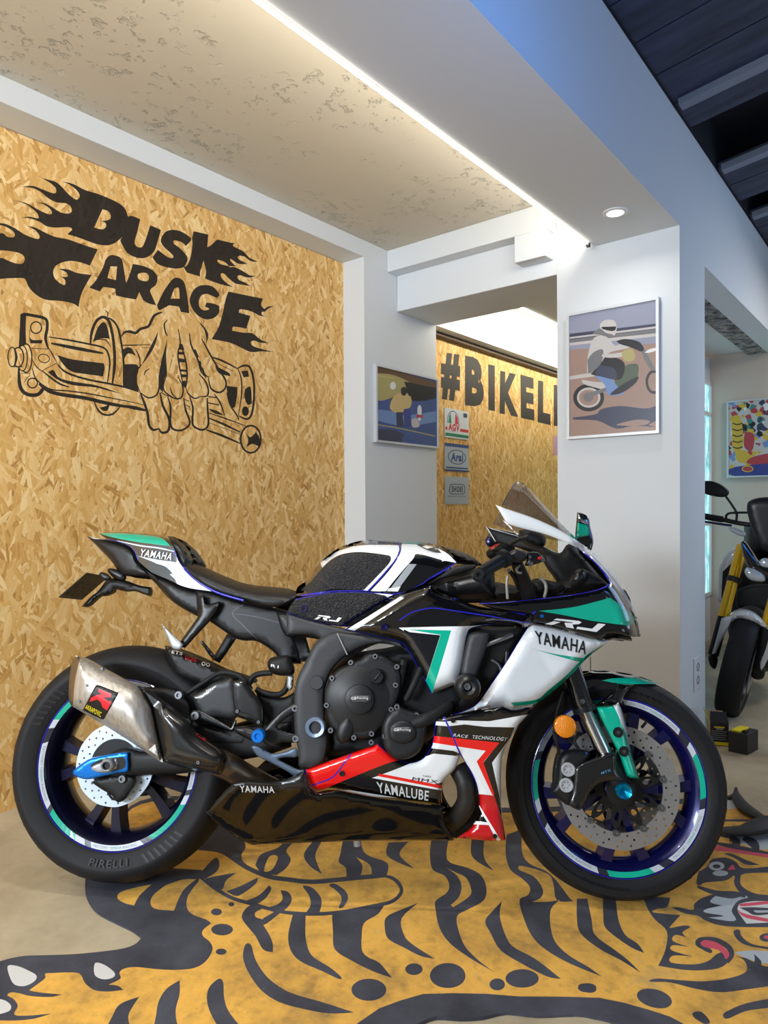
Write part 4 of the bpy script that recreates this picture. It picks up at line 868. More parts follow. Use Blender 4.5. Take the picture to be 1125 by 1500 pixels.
tube('link_pipe', [(*at(Z2,1040,630),.165), (*at(Z2,1110,660),.15), (*at(Z2,1200,712),.12), (*at(Z2,1330,780),.06)], [.034, .034, .033, .033], HEADER, seg=20)
body('collector', S(Z5([(150,890,0),(330,840),(560,800),(900,760),(980,900,0),(900,1000),(200,1000,0)])), 0, .10, DARK, R=10, sp=10)
tube('exhaust_header', [(*at(Z6,905,180),.13), (*at(Z6,935,240),.14), (*at(Z6,935,310),.13), (*at(Z6,890,370),.10), (*at(Z6,830,390),.07)], .026, mat('header_grey', (56, 55, 54), .45, metal=.6), seg=16)
# ---- side fairing with the white and teal blaze
fair = S([(505,922,0),(545,898),(586,873),(626,857),(640,866),(668,876),(700,888),(757,897),(782,900,0),(778,914,0),(768,919,0),(745,916),(720,915),(692,920),(684,932),(677,975),(670,1001,0),(632,1016,0),(623.5,999.5),(597,953),(585,941),(549,932)])
sf, sfo = panel('side_fairing', fair, .205, [BLACK, PW, TEAL, BLINE, mat('black_panel', (16, 17, 22), .16, coat=.8), BROWNB], [
    ([(505,922),(586,873),(612,866),(640,880),(600,905),(585,941),(549,932)], 5),
    ([(505,924),(586,874),(592,876),(516,926)], 1),
    (S([(584,919.5,0),(640,918),(690,917),(720,914,0),(720,916,0),(692,920),(684,932),(677,975),(670,1001,0),(632,1016,0),(600,960,0),(600,930,0)]), 1),
    ([(598,922),(661,923.5),(632.7,1017),(623,1000),(645.5,930)], 2), ([(600,926),(645,930.5),(623,999.5),(597,953),(586,941),(592,922)], 4),
    (stroke([(585,909),(601,898),(620,892.5),(639,891),(687,898),(720,903),(757,910),(778,913)], 1.6, taper=1), 3),
    (stroke([(505,922),(549,932),(585,941),(597,953),(623.5,999.5),(632,1016)], 2.6, taper=1), 3), (stroke([(670,1001),(677,975),(684,932),(692,920),(720,915)], 2, taper=1), 3),
    (stroke([(665,877),(676,876),(700,884),(770,900)], 3, taper=1), 3)], roll=.028, R=18, mirror=True, sp=6, inner=DARK)
knob('bolt', *at(Z4,537,557), .214, [(0,.002),(.005,.002),(.006,.006),(.009,.006),(.010,0)], NAVY, sf, 18)
panel('radiator_shroud', S(Z8([(215,95,0),(260,82),(325,90,0),(300,180),(262,290,0),(245,310),(180,300),(190,200)])), .195, FRM, roll=.02, R=8, sp=4)
tube('radiator_pipe', [(*at(Z8,300,150),.17), (*at(Z8,380,120),.17), (*at(Z8,430,100),.16)], .006, STEEL); tube('radiator_pipe', [(*at(Z8,400,330),.165), (*at(Z8,405,180),.165)], .006, SATIN)
tube('radiator_pipe', [(*at(Z8,330,220),.16), (*at(Z8,370,250),.16), (*at(Z8,385,320),.16)], .004, STEEL)
cr = knob('crash_bobbin', *at(Z8,213,350), .215, [(0,.030),(.010,.030),(.011,.040),(.018,.044),(.026,.040),(.033,.030),(.034,.0),(.030,-.02)], SATIN, None, 36)
knob('bolt', *at(Z8,213,348), .240, [(0,.012),(.004,.012),(.005,.016),(.008,.016),(.009,.006)], STEEL, cr, 20)
# ---- white main side panel
MWP = S(Z8([(522,38,0),(640,60),(760,92),(880,122),(908,126,0),(800,207),(700,312),(610,388),(548,432,0),(432,460,0),(386,440,0),(250,474),(110,497,0),(200,466),(262,430),(330,335),(400,232),(465,125)]))
mp, mpo = panel('fairing_panel', MWP, lerpx(660,.235,895,.135), [PW, TEAL, BLACK, BLINE], [
    (S(Z8([(520,164,0),(640,192),(778,212,0),(756,229),(655,203)])), 1), (S(Z8([(908,128,0),(800,207),(700,312),(610,388),(548,430),(440,444,0),(424,428,0),(550,412),(600,372),(690,298),(795,195)])), 1),
    (Z8([(110,497),(250,478),(385,438),(430,458),(455,464),(250,500)]), 2), (stroke(Z8([(118,494),(200,466),(262,430),(330,335),(400,232),(465,125),(522,38)]), 2.2, taper=1), 3)], roll=.03, R=16, mirror=True, sp=6, inner=DARK)
letters('YAMAHA', Z8([(538,78),(797,131),(788,194),(548,140)]), TBLACK, mpo, mp, .0015, .05)
# ---- nose cowl
arch = S(Z7([(350,163,0),(400,182),(470,205),(560,238),(660,285),(742,335),(830,400),(900,475),(962,560),(1008,640),(1034,715,0),(1052,803,0),(985,800),(900,790),(850,820,0),(760,790),(640,750),(525,728,0),(525,700),(440,685),(330,665),(268,640,0),(400,634),(520,622),(700,602),(840,575),(906,545,0),(880,495),(820,430),(730,365),(600,310),(470,276),(405,255,0)]))
nc, nco = panel('nose_cowl', arch, lerpx(735,.19,900,.14), [BLACK, PW, TEAL, BLINE], [
    (S(Z7([(350,163,0),(400,182),(470,205),(560,238),(660,285),(742,335),(830,400),(900,475),(962,560),(1008,640),(1036,715,0),(1010,675),(965,600),(905,530),(840,455),(790,405),(725,362),(600,309),(470,275),(405,255,0)])), 1),
    (S(Z7([(560,678,0),(700,664),(800,643),(905,614,0),(970,660),(1034,718,0),(1000,750,0),(820,726),(700,702)])), 2),
    (stroke(Z7([(268,640),(400,634),(520,622),(700,602),(840,575),(906,545),(880,495),(820,430),(745,372)]), 2.4, taper=1), 3), (stroke(Z7([(525,728),(525,700),(545,680)]), 2.5, taper=1), 3)],
    roll=.006, R=5, crest=(Z7([(790,368),(830,400),(900,475),(962,560),(1008,640),(1034,715),(1052,803)]), 26), mirror=True, th=.003, sp=5, inner=DARK)
r_one(Z7([(624,712),(886,741),(850,782),(590,741)]), TWHITE, nco, nc, .002)
bolt(*at(Z7,575,703), nco(np.array([at(Z7,575,703)]))[0], .006, CYANB, nc, .003)
panel('nose_lip', S(Z8([(850,118,0),(985,85),(1045,90),(1052,106,0),(1005,108,0),(1008,130),(930,122),(880,140,0)])), .06, [BLACK], roll=.02, R=5, sp=4, mirror=True)
# ---- screen
scr = S(Z7([(455,47,0),(500,70),(600,180),(690,275),(742,333,0),(660,285),(560,237),(470,203),(385,163,0),(405,125)]))
panel('windscreen', scr, lerpx(735,.165,850,.12), SMOKE, crest=(Z7([(455,47),(500,70),(600,180),(690,275),(742,333)]), 30), mirror=True, th=0, sp=4)
tube('screen_edge', [(*at(Z7,452,50),.0), (*at(Z7,428,85),.08), (*at(Z7,405,125),.13), (*at(Z7,385,163),.165)], .0022, SATIN)
panel('nose_tip_trim', S(Z7([(715,300,0),(745,332),(752,345,0),(735,338),(708,318,0)])), .05, TEAL, th=.002, sp=3)
# mirror on the far side
mr, _f = body('rear_view_mirror', S(ZW([(655,272,0),(700,282),(732,312),(742,370),(762,460),(748,525,0),(700,500),(645,455,0),(642,420),(650,330)])), -.20, .012, BLACK, R=4, sp=4)
panel('mirror_glass', S(ZW([(660,280,0),(695,290),(722,318),(728,352,0),(690,345),(660,325,0)])), -.186, mat('mirror_glass', (200, 205, 210), .03, metal=1.0), th=.001, sp=4, parent=mr); panel('mirror_reflection', S(ZW([(656,340,0),(726,358,0),(734,420),(700,430),(650,440,0)])), -.186, TEAL, th=.001, sp=4, parent=mr)  # teal patch is the green reflection in the mirror, painted on
tube('mirror_stem', [(*at(ZW,715,500),-.20), (*at(ZW,690,520),-.17), (*at(ZW,640,500),-.12)], .009, BLACK, mr)
# ---- cockpit: dash, clip-on bars, levers, hoses
body('cockpit_tub', S(Z7([(280,640,0),(320,540),(500,560),(700,520),(760,470),(830,500),(900,550,0),(700,612),(500,628)])), 0, .12, DARK, R=12, sp=9)
body('dash_unit', S(ZW([(275,390,0),(350,385),(430,420),(448,450),(440,490),(400,505),(330,480),(280,440)])), -.02, .075, DARK, R=6, sp=4)
body('dash_stay', S(ZW([(420,500,0),(540,540),(600,480),(690,560),(760,640),(850,740,0),(700,780),(560,760),(500,690),(440,600)])), -.02, .05, DARK, R=8, sp=7)
_hg, _f = body('handguard', S(ZW([(45,455,0),(95,375,0),(200,395),(330,430),(420,490),(520,540),(510,590),(400,560),(240,500),(150,490),(70,500)])), -.26, .015, BLACK, [(S(ZW([(45,455,0),(75,430),(80,495),(60,495)])), 1)], R=5, sp=5)
_hg.data.materials.append(NAVY)
grip = tube('handlebar_grip', [(*at(ZW2,150,500),.335), (*at(ZW2,260,430),.315), (*at(ZW2,360,375),.295)], [.0165, .0165, .0168], SATIN, seg=20, smooth_n=2)
tube('grip_flange', [(*at(ZW2,350,372),.296), (*at(ZW2,385,355),.29)], [.0235, .0235], MATTE, grip, seg=20, smooth_n=1)
knob('bar_end', *at(ZW2,128,518), .345, [(0,.010),(.004,.010),(.005,.016),(.012,.016),(.0155,.010),(.0155,-.008)], MATTE, grip, 24)
body('switch_housing', S(ZW2([(380,320,0),(430,295),(480,275),(560,300),(580,330),(560,380),(500,400),(430,395),(395,380)])), .27, .022, ENG, R=6, sp=4)
body('brake_master_cylinder', S(ZW2([(570,305,0),(640,300),(690,315),(730,370),(700,400),(640,420),(560,430),(570,380)])), .255, .016, SATIN, R=4, sp=4)
for x, y, r, M in ((508,360,.006,SILVER),(610,412,.007,STEEL),(690,360,.005,TRED),(720,378,.006,STEEL),(600,352,.005,STEEL)): bolt(*at(ZW2,x,y), .278, r, M, None, .006)
tube('bar_clamp', [(*at(ZW2,470,380),.255), (*at(ZW2,520,500),.20), (*at(ZW2,600,720),.14)], [.014,.018,.022], MATTE)
tube('brake_lever', [(*at(ZW2,420,235),.24), (*at(ZW2,500,190),.27), (*at(ZW2,590,165),.30)], .005, SATIN)
tube('handlebar_grip', [(*at(ZW2,240,330),-.30), (*at(ZW2,330,265),-.27), (*at(ZW2,420,280),-.22)], .018, MATTE); _sb, _f = body('switch_housing', S(ZW2([(230,265,0),(280,235),(350,220),(400,250),(390,310),(300,310),(250,300)])), -.24, .02, DARK, [(S(ZW2([(235,262,0),(285,235),(330,225,0),(300,250),(250,285)])), 1)], R=5, sp=4)
_sb.data.materials.append(mat('dull_red', (150, 40, 32), .5))
bz = mat('hose_silver', (150, 148, 140), .4, metal=.3)
tube('control_hose', [(*at(ZW2,510,420),.25), (*at(ZW2,478,460),.25), (*at(ZW2,490,490),.24), (*at(ZW2,520,495),.235)], .0035, bz)
tube('control_hose', [(*at(ZW2,690,540),.16), (*at(ZW2,735,580),.16), (*at(ZW2,750,640),.16), (*at(ZW2,735,715),.15)], .0045, bz); tube('control_hose', [(*at(ZW2,400,520),.19), (*at(ZW2,390,600),.19), (*at(ZW2,398,730),.18)], .004, bz)
tube('control_hose', [(*at(ZW2,410,470),.22), (*at(ZW2,460,540),.20), (*at(ZW2,500,640),.16)], .006, DARK)
body('intake_duct', S(ZW2([(600,570,0),(660,545),(760,560),(900,600),(900,660),(760,700),(640,715),(600,650)])), .10, .05, MATTE, R=14, sp=6)
body('intake_duct', S(ZW2([(960,560,0),(1000,480),(1060,455),(1120,480),(1130,580,0),(1040,620),(970,640)])), .09, .05, SATIN, R=12, sp=6)
body('fork_top', S(ZW2([(440,520,0),(480,500),(530,560),(600,700),(560,720),(480,620)])), .135, .02, SATIN, R=5, sp=4)
# ---- lower fairing
LF = S(Z6([(360,190,0),(470,150),(620,98,0),(660,130),(695,153),(735,164),(775,152),(800,125),(816,90),(825,15,0),(830,2,0),(864,-2,0),(1067,-44,0),(1100,-30,0),(1190,-46,0),(1158,-8),(1117,38),(1076,111),(1064,158),(1061,250),(1064,345),(1076,425),(1078,442,0),(1000,446),(905,432,0),(950,400),(978,350),(980,270),(945,185),(915,134,0),(897,186),(855,232),(850,280),(852,330,0),(840,322),(600,290),(470,262),(395,272,0),(372,248,0)]))
LFL = [
    (S(Z6([(360,190,0),(470,150),(620,98,0),(660,130),(697,155,0),(640,172),(500,228),(398,272,0),(370,246,0)])), 1),
    (stroke(Z6([(524,132),(500,165),(470,205),(440,226),(375,249)]), 2, taper=1), 4), (stroke(Z6([(360,190),(366,215),(372,248)]), 2.5, taper=1), 4),
    (S(Z6([(600,219,0),(700,182),(820,132),(880,128),(917,136,0),(897,186),(855,232),(790,243),(700,235)])), 2), (Z6([(820,132),(840,124),(955,131),(900,140)]), 0),
    (Z6([(622,205),(642,206),(850,246),(852,260),(620,214)]), 1), (Z6([(598,219),(622,213),(850,258),(850,264),(780,252)]), 2),
    (S(Z6([(440,276,0),(492,262),(560,272),(610,286,0)])), 1), (Z6([(478,262),(520,263),(690,290),(600,286)]), 2),
    (Z6([(806,96),(818,70),(1055,94),(1000,163),(1037,277),(1036,282),(975,276),(945,185),(918,134),(890,122),(808,112)]), 2),
    (Z6([(812,92),(818,68),(1056,93),(998,163),(1037,277),(1036,282),(1030,280),(974,160),(1006,122)]), 1), (Z6([(1057,91),(998,164),(1037,277),(1060,372),(1078,430),(1066,372),(1057,291),(1029,165),(1094,75),(1120,20),(1100,60)]), 0),
    (Z6([(822,42),(826,20),(960,26),(1100,32),(1112,14),(1124,-6),(1130,10),(1100,60),(1058,92),(822,66)]), 0),
    (Z6([(824,30),(830,16),(960,24),(870,34)]), 2), (Z6([(840,-4),(864,-6),(1067,-50),(1100,-34),(1195,-50),(1165,-4),(1019,17),(901,14),(850,14)]), 0), (Z6([(856,18),(901,13),(1019,16),(1166,-10),(1117,38),(1004,36)]), 2),
    (Z6([(1124,8),(1094,75),(1029,165),(1057,291),(1066,380),(1075,380),(1070,250),(1072,158),(1086,111),(1135,20)]), 2),
    (Z6([(974,276),(1036,282),(1077,400),(1078,442),(1050,442),(1015,380),(980,318)]), 3), (Z6([(978,312),(984,318),(1022,380),(1060,442),(1046,444),(1012,385)]), 2), (Z6([(981,330),(1012,378),(955,376),(978,350)]), 0),
    (Z6([(955,372),(1014,378),(1017,388),(944,384)]), 2), (Z6([(944,384),(1017,388),(1048,446),(905,436)]), 3),
    (stroke(Z6([(856,0),(880,50),(905,110),(930,160),(960,210),(978,270),(975,345),(945,400),(900,432)]), 2.4, taper=1), 4), (stroke(Z6([(620,98),(660,130),(695,153),(735,164),(775,152),(800,125),(816,90),(826,8)]), 2.4, taper=1), 4)]
lf, lfo = panel('lower_fairing', LF, lambda P: .20+.035*np.clip((1110-np.asarray(P)[:, 1])/70, -1, 1), [BLACK, RED, PW, DRED, BLINE], LFL, roll=.016, R=9, mirror=True, sp=5, inner=DARK)
letters('YAMALUBE', Z6([(614,233),(804,266),(800,302),(622,272)]), mat('silver_lettering', (200, 202, 204), .3), lfo, lf, .0015, .05)
letters('MMX', Z6([(745,216),(836,228),(832,240),(742,228)]), TBLACK, lfo, lf, .0015, .0); letters('TIRES', Z6([(780,209),(810,212),(810,218),(780,215)]), TBLACK, lfo, lf, .0015, .0)
letters('RACE', Z6([(893,60),(944,66),(940,76),(890,70)]), TWHITE, lfo, lf, .0015, .0); letters('TECHNOLOGY', Z6([(960,66),(1086,74),(1080,87),(957,78)]), TWHITE, lfo, lf, .0015, .0)
for x, y, r in ((492,203,.009),(889,13,.008),(1039,427,.007)): bolt(*at(Z6,x,y), lfo(np.array([at(Z6,x,y)]))[0], r, SATIN, lf, .005)
# ---- belly pan
BP_ = S(Z6([(5,340,0),(50,285),(102,235,0),(150,228),(240,231),(310,216),(358,190,0),(372,247,0),(395,272),(470,262,0),(600,288),(840,320),(852,332,0),(864,385),(895,432,0),(890,443,0),(640,443),(400,449),(170,459,0),(138,445),(18,364)]))
bl, blo = panel('belly_pan', BP_, lambda P: .205-.055*np.clip((np.asarray(P)[:, 1]-1150)/85, 0, 1), [mat('mirror_black', (8, 8, 8), .05, coat=.12), CARBON, mat('black_trim', (28, 28, 30), .3)], [(S(Z6([(102,235,0),(150,228),(240,231),(310,216),(358,190,0),(374,250,0),(300,268),(280,262),(120,250)])), 1)], roll=.008, R=6, mirror=True, sp=7)
letters('YAMAHA', Z6([(124,246),(248,250),(250,273),(126,270)]), mat('silver_lettering'), blo, bl, .0015, .04)
tube('stand_foot', [(*at(Z6,545,440),.02), (*at(Z6,548,462),.02)], .011, SILVER)
# ---- front fork, fender, caliper
for s_ in (1, -1):
    A = bp(*at(Z9,360,80), .10); Bq = bp(*at(Z9,415,245), .10); Cq = bp(*at(Z9,505,440), .10)
    for q in (A, Bq, Cq): q.y *= s_
    up = A+(A-Bq)*1.9
    b = MB(); b.tube([up, A, Bq], [.027, .027, .029], 24); ft = b.build('fork_upper_tube', BLACK, moto)
    b = MB(); b.tube([Bq, Cq], .0205, 24); b.build('fork_slider', mat('fork_chrome', (190, 192, 196), .12, metal=1.0), moto)
    b = MB(); b.tube([Bq-(A-Bq)*.02, Bq+(A-Bq)*.12], .032, 24); b.build('fork_seal', SATIN, ft)
    Dq = Cq+(Cq-Bq)*.62; b = MB(); b.tube([Cq, Dq], [.028, .026], 20); b.build('fork_foot', MATTE, moto)
kf = bolt(*at(Z9,405,205), .128, .008, SILVER, None)
fd, fdo = panel('fender', S(Z9([(345,92,0),(385,82),(440,70),(540,72),(640,88),(748,126,0),(705,131),(640,128),(560,126),(470,132),(425,152,0),(380,130)])), .062, [BLACK, TEAL], [(S(Z9([(492,112,0),(560,101),(690,106),(745,126,0),(640,128),(560,124)])), 1)], crest=(Z9([(345,92),(385,82),(440,70),(540,72),(640,88),(748,126)]), 12), mirror=True, th=0, sp=3)
panel('fender_stay', S(Z9([(460,226,0),(500,190),(538,160),(556,138,0),(560,124,0),(645,128,0),(605,165),(582,205),(568,262,0),(540,228)])), .090, BLACK, roll=.015, R=6, mirror=True, sp=4)
fg, fgo = panel('fork_guard', S(Z9([(463,228,0),(540,222),(565,212,0),(582,250),(600,320),(612,395),(660,552,0),(610,545),(590,510),(560,430),(490,292)])), .130, [TEAL, PW, BLACK], [(S(Z9([(540,217,0),(566,212,0),(584,250),(602,320),(614,395,0),(590,330),(562,262)])), 1)], roll=.02, R=7, mirror=True, sp=4, th=.01)
for x, y in ((564,343),(590,428)):
    h_ = knob('guard_recess', *at(Z9,x,y), .131, [(0,.0005),(.011,.001),(.0125,.003),(.0135,0)], DARK, fg, 24); bolt(*at(Z9,x,y), .131, .0055, STEEL, h_, .005)
amber = knob('side_reflector', *at(Z9,327,316), .150, [(0,.012),(.024,.0115),(.0275,.009),(.0285,.004),(.0285,-.006),(0,-.006)], AMBER, None, 40)
tube('reflector_stay', [(*at(Z9,285,345),.14), (*at(Z9,292,395),.13), (*at(Z9,300,440),.12)], .004, SATIN)
ca, cao = body('brake_caliper', S(Z9([(300,452,0),(330,425),(395,418),(440,440),(420,500),(385,560),(375,640),(340,668),(290,630),(262,610),(285,560),(290,500)])), .088, .035, ENG, R=9, sp=4)
for x, y in ((342,508),(333,578)):
    kp = knob('piston_cap', *at(Z9,x,y), .122, [(0,.003),(.013,.003),(.0135,.006),(.0165,.006),(.0185,.003),(.0185,-.008)], mat('cap_alloy', (176, 178, 182), .4, metal=.2), ca, 28)
    for k in range(6): a = 2*PI*k/6; bolt(at(Z9,x,y)[0]+4.6*math.cos(a), at(Z9,x,y)[1]+4.6*math.sin(a), .1245, .0018, DARK, kp, .001)
body('caliper_duct', S(Z9([(370,500,0),(405,478),(470,455),(548,432),(556,470),(562,520),(592,560,0),(530,560),(480,572),(440,610),(415,660),(390,690),(340,665,0),(362,600)])), .125, .012, CARBON, R=6, sp=4)
letters('MTX', Z9([(488,520),(530,505),(532,516),(490,531)]), mat('pale_blue_lettering', (80, 140, 180), .4), fl(.139), moto)
bolt(*at(Z9,382,673), .135, .008, SATIN); bolt(*at(Z9,418,440), .11, .007, CYANB)
tube('brake_line', [(*at(Z9,300,400),.11), (*at(Z9,280,360),.10), (*at(Z9,290,260),.09), (*at(Z9,320,160),.09)], .0045, RUBBER)
tube('brake_line', [(*at(Z9,385,350),.09), (*at(Z9,370,385),.10), (*at(Z9,390,420),.10)], .0045, RUBBER)
ax = body('axle_clamp', S(Z9([(552,520,0),(580,520),(600,560),(632,580),(640,615),(615,640),(570,640),(548,610),(556,565)])), .105, .018, SATIN, R=5, sp=4)[0]
knob('axle_cap', *at(Z9,590,605), .124, [(0,.001),(.004,.003),(.010,.010),(.0165,.014),(.019,.010),(.021,.0),(.021,-.01)], mat('cyan_anodised', (0, 140, 185), .2, metal=.7), ax, 36)
knob('hub_cover', FC[0]*0+at(Z9,590,605)[0]-4, at(Z9,590,605)[1], .065, [(.0,.004),(.03,.003),(.04,0)], DARK, ax, 30)
tube('valve_stem', [(*at(Z9,688,298),.02), (*at(Z9,668,322),.02)], .004, RUBBER)
tube('cable_antenna', [(*at(Z8,810,205),.05), (*at(Z8,811,275),.05)], .0012, DARK)
panel('dark_backing', S(Z6([(905,190,0),(950,215),(985,270),(985,345),(950,400),(900,436,0),(862,400),(880,372),(925,330),(930,260)])), .10, DARK, th=.004, sp=8)  # added black panel standing for the dark interior behind the opening
# ================================================================ the tiger rug
OR = mat('rug_orange', (206, 150, 62), .8, spec=.2); _t = NT(OR); _v = _t.mapping()
_n1 = _t.noise(_v, 3.6, 9, .72); _n2 = _t.noise(_v, 26, 5, .6)
_c = _t.ramp(_n1, [(.34, (148,120,74)), (.47, (208,160,78)), (.58, (232,178,84)), (.70, (196,160,98))])
_c = _t.mix(_t.ramp(_n2, [(.54, (0,0,0)), (.70, (170,170,170))]), _c, (*lin((128,100,58)), 1)); _t.link(_c, _t.b.inputs['Base Color']); _t.bump(_t.noise(_v, 90, 4), .2, .004)
RB = mat('rug_charcoal', (66, 67, 76), .75, spec=.25); _t = NT(RB); _v = _t.mapping()
_sp = _t.noise(_v, 160, 2); _c = _t.ramp(_t.noise(_v, 7, 6), [(.3, (52,53,60)), (.7, (82,83,93))]); _c = _t.mix(_t.ramp(_sp, [(.74, (0,0,0)), (.78, (160,160,160))]), _c, (*lin((190,188,184)), 1)); _t.link(_c, _t.b.inputs['Base Color']); _t.bump(_t.noise(_v, 60, 4), .2, .004)
RW = mat('rug_white', (205, 205, 203), .8); RP = mat('rug_pink', (205, 78, 98), .8); RG = mat('rug_grey_white', (168, 176, 184), .8)
R1, R2, R3, R4, R5, R6 = win(0,1280,3.5156), win(120,1220,3.5156), win(300,1220,3.5156), win(560,1220,3.5156), win(840,1220,3.947), win(960,1130,6.818)
rug_out = [(125,1286,0),(125,1308),(134,1328),(148,1341),(176,1355),(196,1365),(207,1374,0),(196,1384),(171,1391),(114,1397),(71,1399),(37,1400),(14,1404),(0,1408),(-60,1424),(-150,1450,0),(-170,1640,0),(100,1740),(480,1640,0),(560,1540),(617,1500,0),(640,1492),(674,1494),(708,1492),(742,1484.5),(787,1489),(844,1487),(870,1491),(903,1500),(960,1530),(1150,1640,0),(1330,1500),(1330,1260),(1200,1205,0),(1125,1194),(1100,1183),(1086,1166),(1079,1156),(1074,1164,0),(1063,1165),(1000,1170),(900,1178),(745,1183),(600,1180),(400,1172),(250,1166),(192,1180),(165,1215),(140,1255)]
L = []
def rk(w, p, k=1, n=4): L.append((S(w(p), n), k))
def rs_(w, p, wd, k=1): L.append((stroke(w(p), wd/3.6, 4, .5), k))
def re(w, cx, cy, rx, ry, k=1, rot=0.): L.append((w(ell(cx, cy, rx, ry, 26, rot)), k))
# border
L.append(([(-200,1700),(522,1500),(556,1477),(587,1466),(620,1457),(665,1456),(714,1457),(760,1460),(830,1460),(878,1462),(916,1470),(954,1481),(982,1490),(1010,1505),(1150,1660),(700,1700)], 1))
L.append((stroke([(125,1286),(140,1255),(165,1215),(192,1180),(250,1168),(400,1174),(600,1182),(745,1186),(900,1181),(1000,1173),(1063,1168)], 9, 3, 1), 1))
rk(R1, [(440,10,0),(440,100),(470,170),(520,215),(620,265),(690,300),(728,330,0),(690,365),(600,390),(400,412),(250,418),(130,422),(50,435),(0,450),(-200,500,0),(-560,560,0),(-560,800,0),(0,755,0),(90,755),(180,745),(270,718,0),(150,730),(75,725),(92,680),(70,645),(38,625),(60,610),(110,618),(160,630),(260,634),(320,622,0),(200,610),(150,600,0),(230,540),(232,515),(270,511),(350,508),(410,515),(440,565),(490,600),(560,606),(635,598,0),(610,578),(560,570,0),(620,540),(615,510),(640,488),(700,480),(800,490),(900,495),(1000,485),(1060,450),(1095,390),(1080,350),(1045,320),(1045,290),(1088,255,0),(1060,235),(990,208),(962,170),(970,110),(1022,40,0),(1040,-20,0),(700,-40,0)])
rk(R1, [(605,125),(620,95),(700,70),(780,55,0),(720,110),(690,163,0),(640,150)], 0); rk(R1, [(775,150),(790,110),(850,60,0),(940,30),(1010,28,0),(940,90),(895,190,0),(800,180)], 0)
rk(R1, [(40,475),(90,475),(150,500),(188,525),(175,555),(125,578),(75,570),(50,530)], 2); rk(R1, [(490,460),(540,470),(590,510),(580,535),(530,543),(488,520)], 2); rk(R1, [(-40,650),(20,650),(57,680),(40,710),(-40,722)], 2)
rk(R1, [(540,840),(580,730),(620,670),(718,632,0),(680,690),(660,740),(670,840)]); rk(R1, [(800,840),(805,720),(820,650),(860,590),(925,548,0),(925,620),(905,700),(915,780),(950,850)])
rk(R3, [(70,752),(95,770),(100,850),(130,930),(240,1060,0),(110,1060,0),(40,950),(12,870),(20,800)])
for q in ((693,407,28,18),(770,368,15,11),(722,498,56,30),(717,612,28,16)): re(R2, *q)
rk(R3, [(200,600),(215,570),(240,580),(260,650),(310,730),(380,790),(460,830),(600,870),(770,925,0),(640,930),(500,905),(380,870),(290,810),(225,720),(198,650)])
rk(R3, [(190,430),(215,385),(260,365),(300,385),(260,410),(265,435),(310,450),(300,470),(330,520),(350,570),(350,615,0),(300,600),(260,530),(210,470)]); rk(R3, [(300,440,0),(370,400,0),(400,400),(330,460),(300,475,0)])
rs_(R3, [(-30,225),(60,290),(140,335),(240,365),(330,390),(420,410),(560,418),(700,408),(850,380),(960,355),(1010,310),(1005,270),(970,235),(925,222)], 19)
rs_(R3, [(40,60),(130,120),(220,180),(330,225),(430,240),(550,252),(700,240),(850,225),(930,222)], 24)
rk(R3, [(-60,60,0),(0,-40,0),(140,-40,0),(210,60),(190,110),(200,150),(265,195,0),(170,160),(120,122),(50,97),(-30,90,0)])
for q in ([(-40,225,0),(50,130),(75,155),(60,200),(-10,240)], [(0,235,0),(100,215),(165,205,0),(110,245),(90,290),(30,280)], [(110,300,0),(180,275),(272,230,0),(265,260),(200,310),(160,325)], [(210,350,0),(280,320),(330,270,0),(343,290),(310,340),(250,372)], [(300,388,0),(370,370),(400,340),(390,295,0),(430,305),(448,345),(420,390),(370,410)], [(505,275),(550,280),(590,320),(602,360),(590,412,0),(520,412,0),(545,370),(535,320)], [(640,270),(670,262),(720,295),(738,335),(715,380),(690,385),(705,340),(680,300)],
          [(455,415,0),(520,415,0),(518,520),(530,590),(560,640),(640,690),(700,740),(690,752),(600,710),(490,660),(440,600),(430,520)], [(655,415,0),(925,372,0),(890,420),(820,465),(808,540),(810,605),(840,640),(900,670),(965,748,0),(860,710),(760,660),(670,600),(660,510)], [(260,165,0),(290,110),(370,80),(410,50),(470,40,0),(420,90),(443,135),(420,180),(370,218,0),(290,212,0)], [(510,110),(560,40,0),(605,38,0),(570,110),(580,160),(603,212,0),(540,170)], [(710,40,0),(800,35,0),(830,110),(940,155),(935,225,0),(860,228,0),(850,165),(780,125,0),(812,170),(800,228,0),(730,235,0),(725,180),(690,150),(700,100)], [(945,50,0),(1050,45,0),(1010,90),(1010,125),(1080,185,0),(990,150),(935,110)]): rk(R3, q)
rk(R3, [(305,190),(330,125),(365,115),(375,135),(350,185),(320,200)], 0); re(R3, 845,808,90,57)
rk(R4, [(255,20,0),(345,20,0),(335,140),(440,180),(510,220),(537,290),(520,350),(440,395),(385,430),(395,510),(430,590),(500,660),(578,718,0),(460,650),(350,570),(295,490),(275,400),(275,350),(330,310),(345,270),(320,220),(260,190),(245,110)]); rk(R4, [(325,178,0),(380,205),(430,230),(455,280),(450,325),(365,383,0),(352,372,0),(395,330),(408,270),(380,215)], 0)
rk(R4, [(460,30,0),(525,30,0),(525,130),(575,195,0),(500,155),(458,110)])
rk(R4, [(640,10,0),(720,-20,0),(720,100),(760,160),(840,195),(900,250),(960,330),(985,352,0),(900,347),(880,260),(850,210),(720,170),(705,190),(780,225),(825,285),(820,330),(775,355,0),(850,355),(915,345,0),(870,390),(865,470),(890,560),(960,630),(1060,690),(1130,740,0),(960,670),(840,600),(770,530),(725,430),(707,345),(750,320),(760,280),(720,235),(660,190),(635,110)])
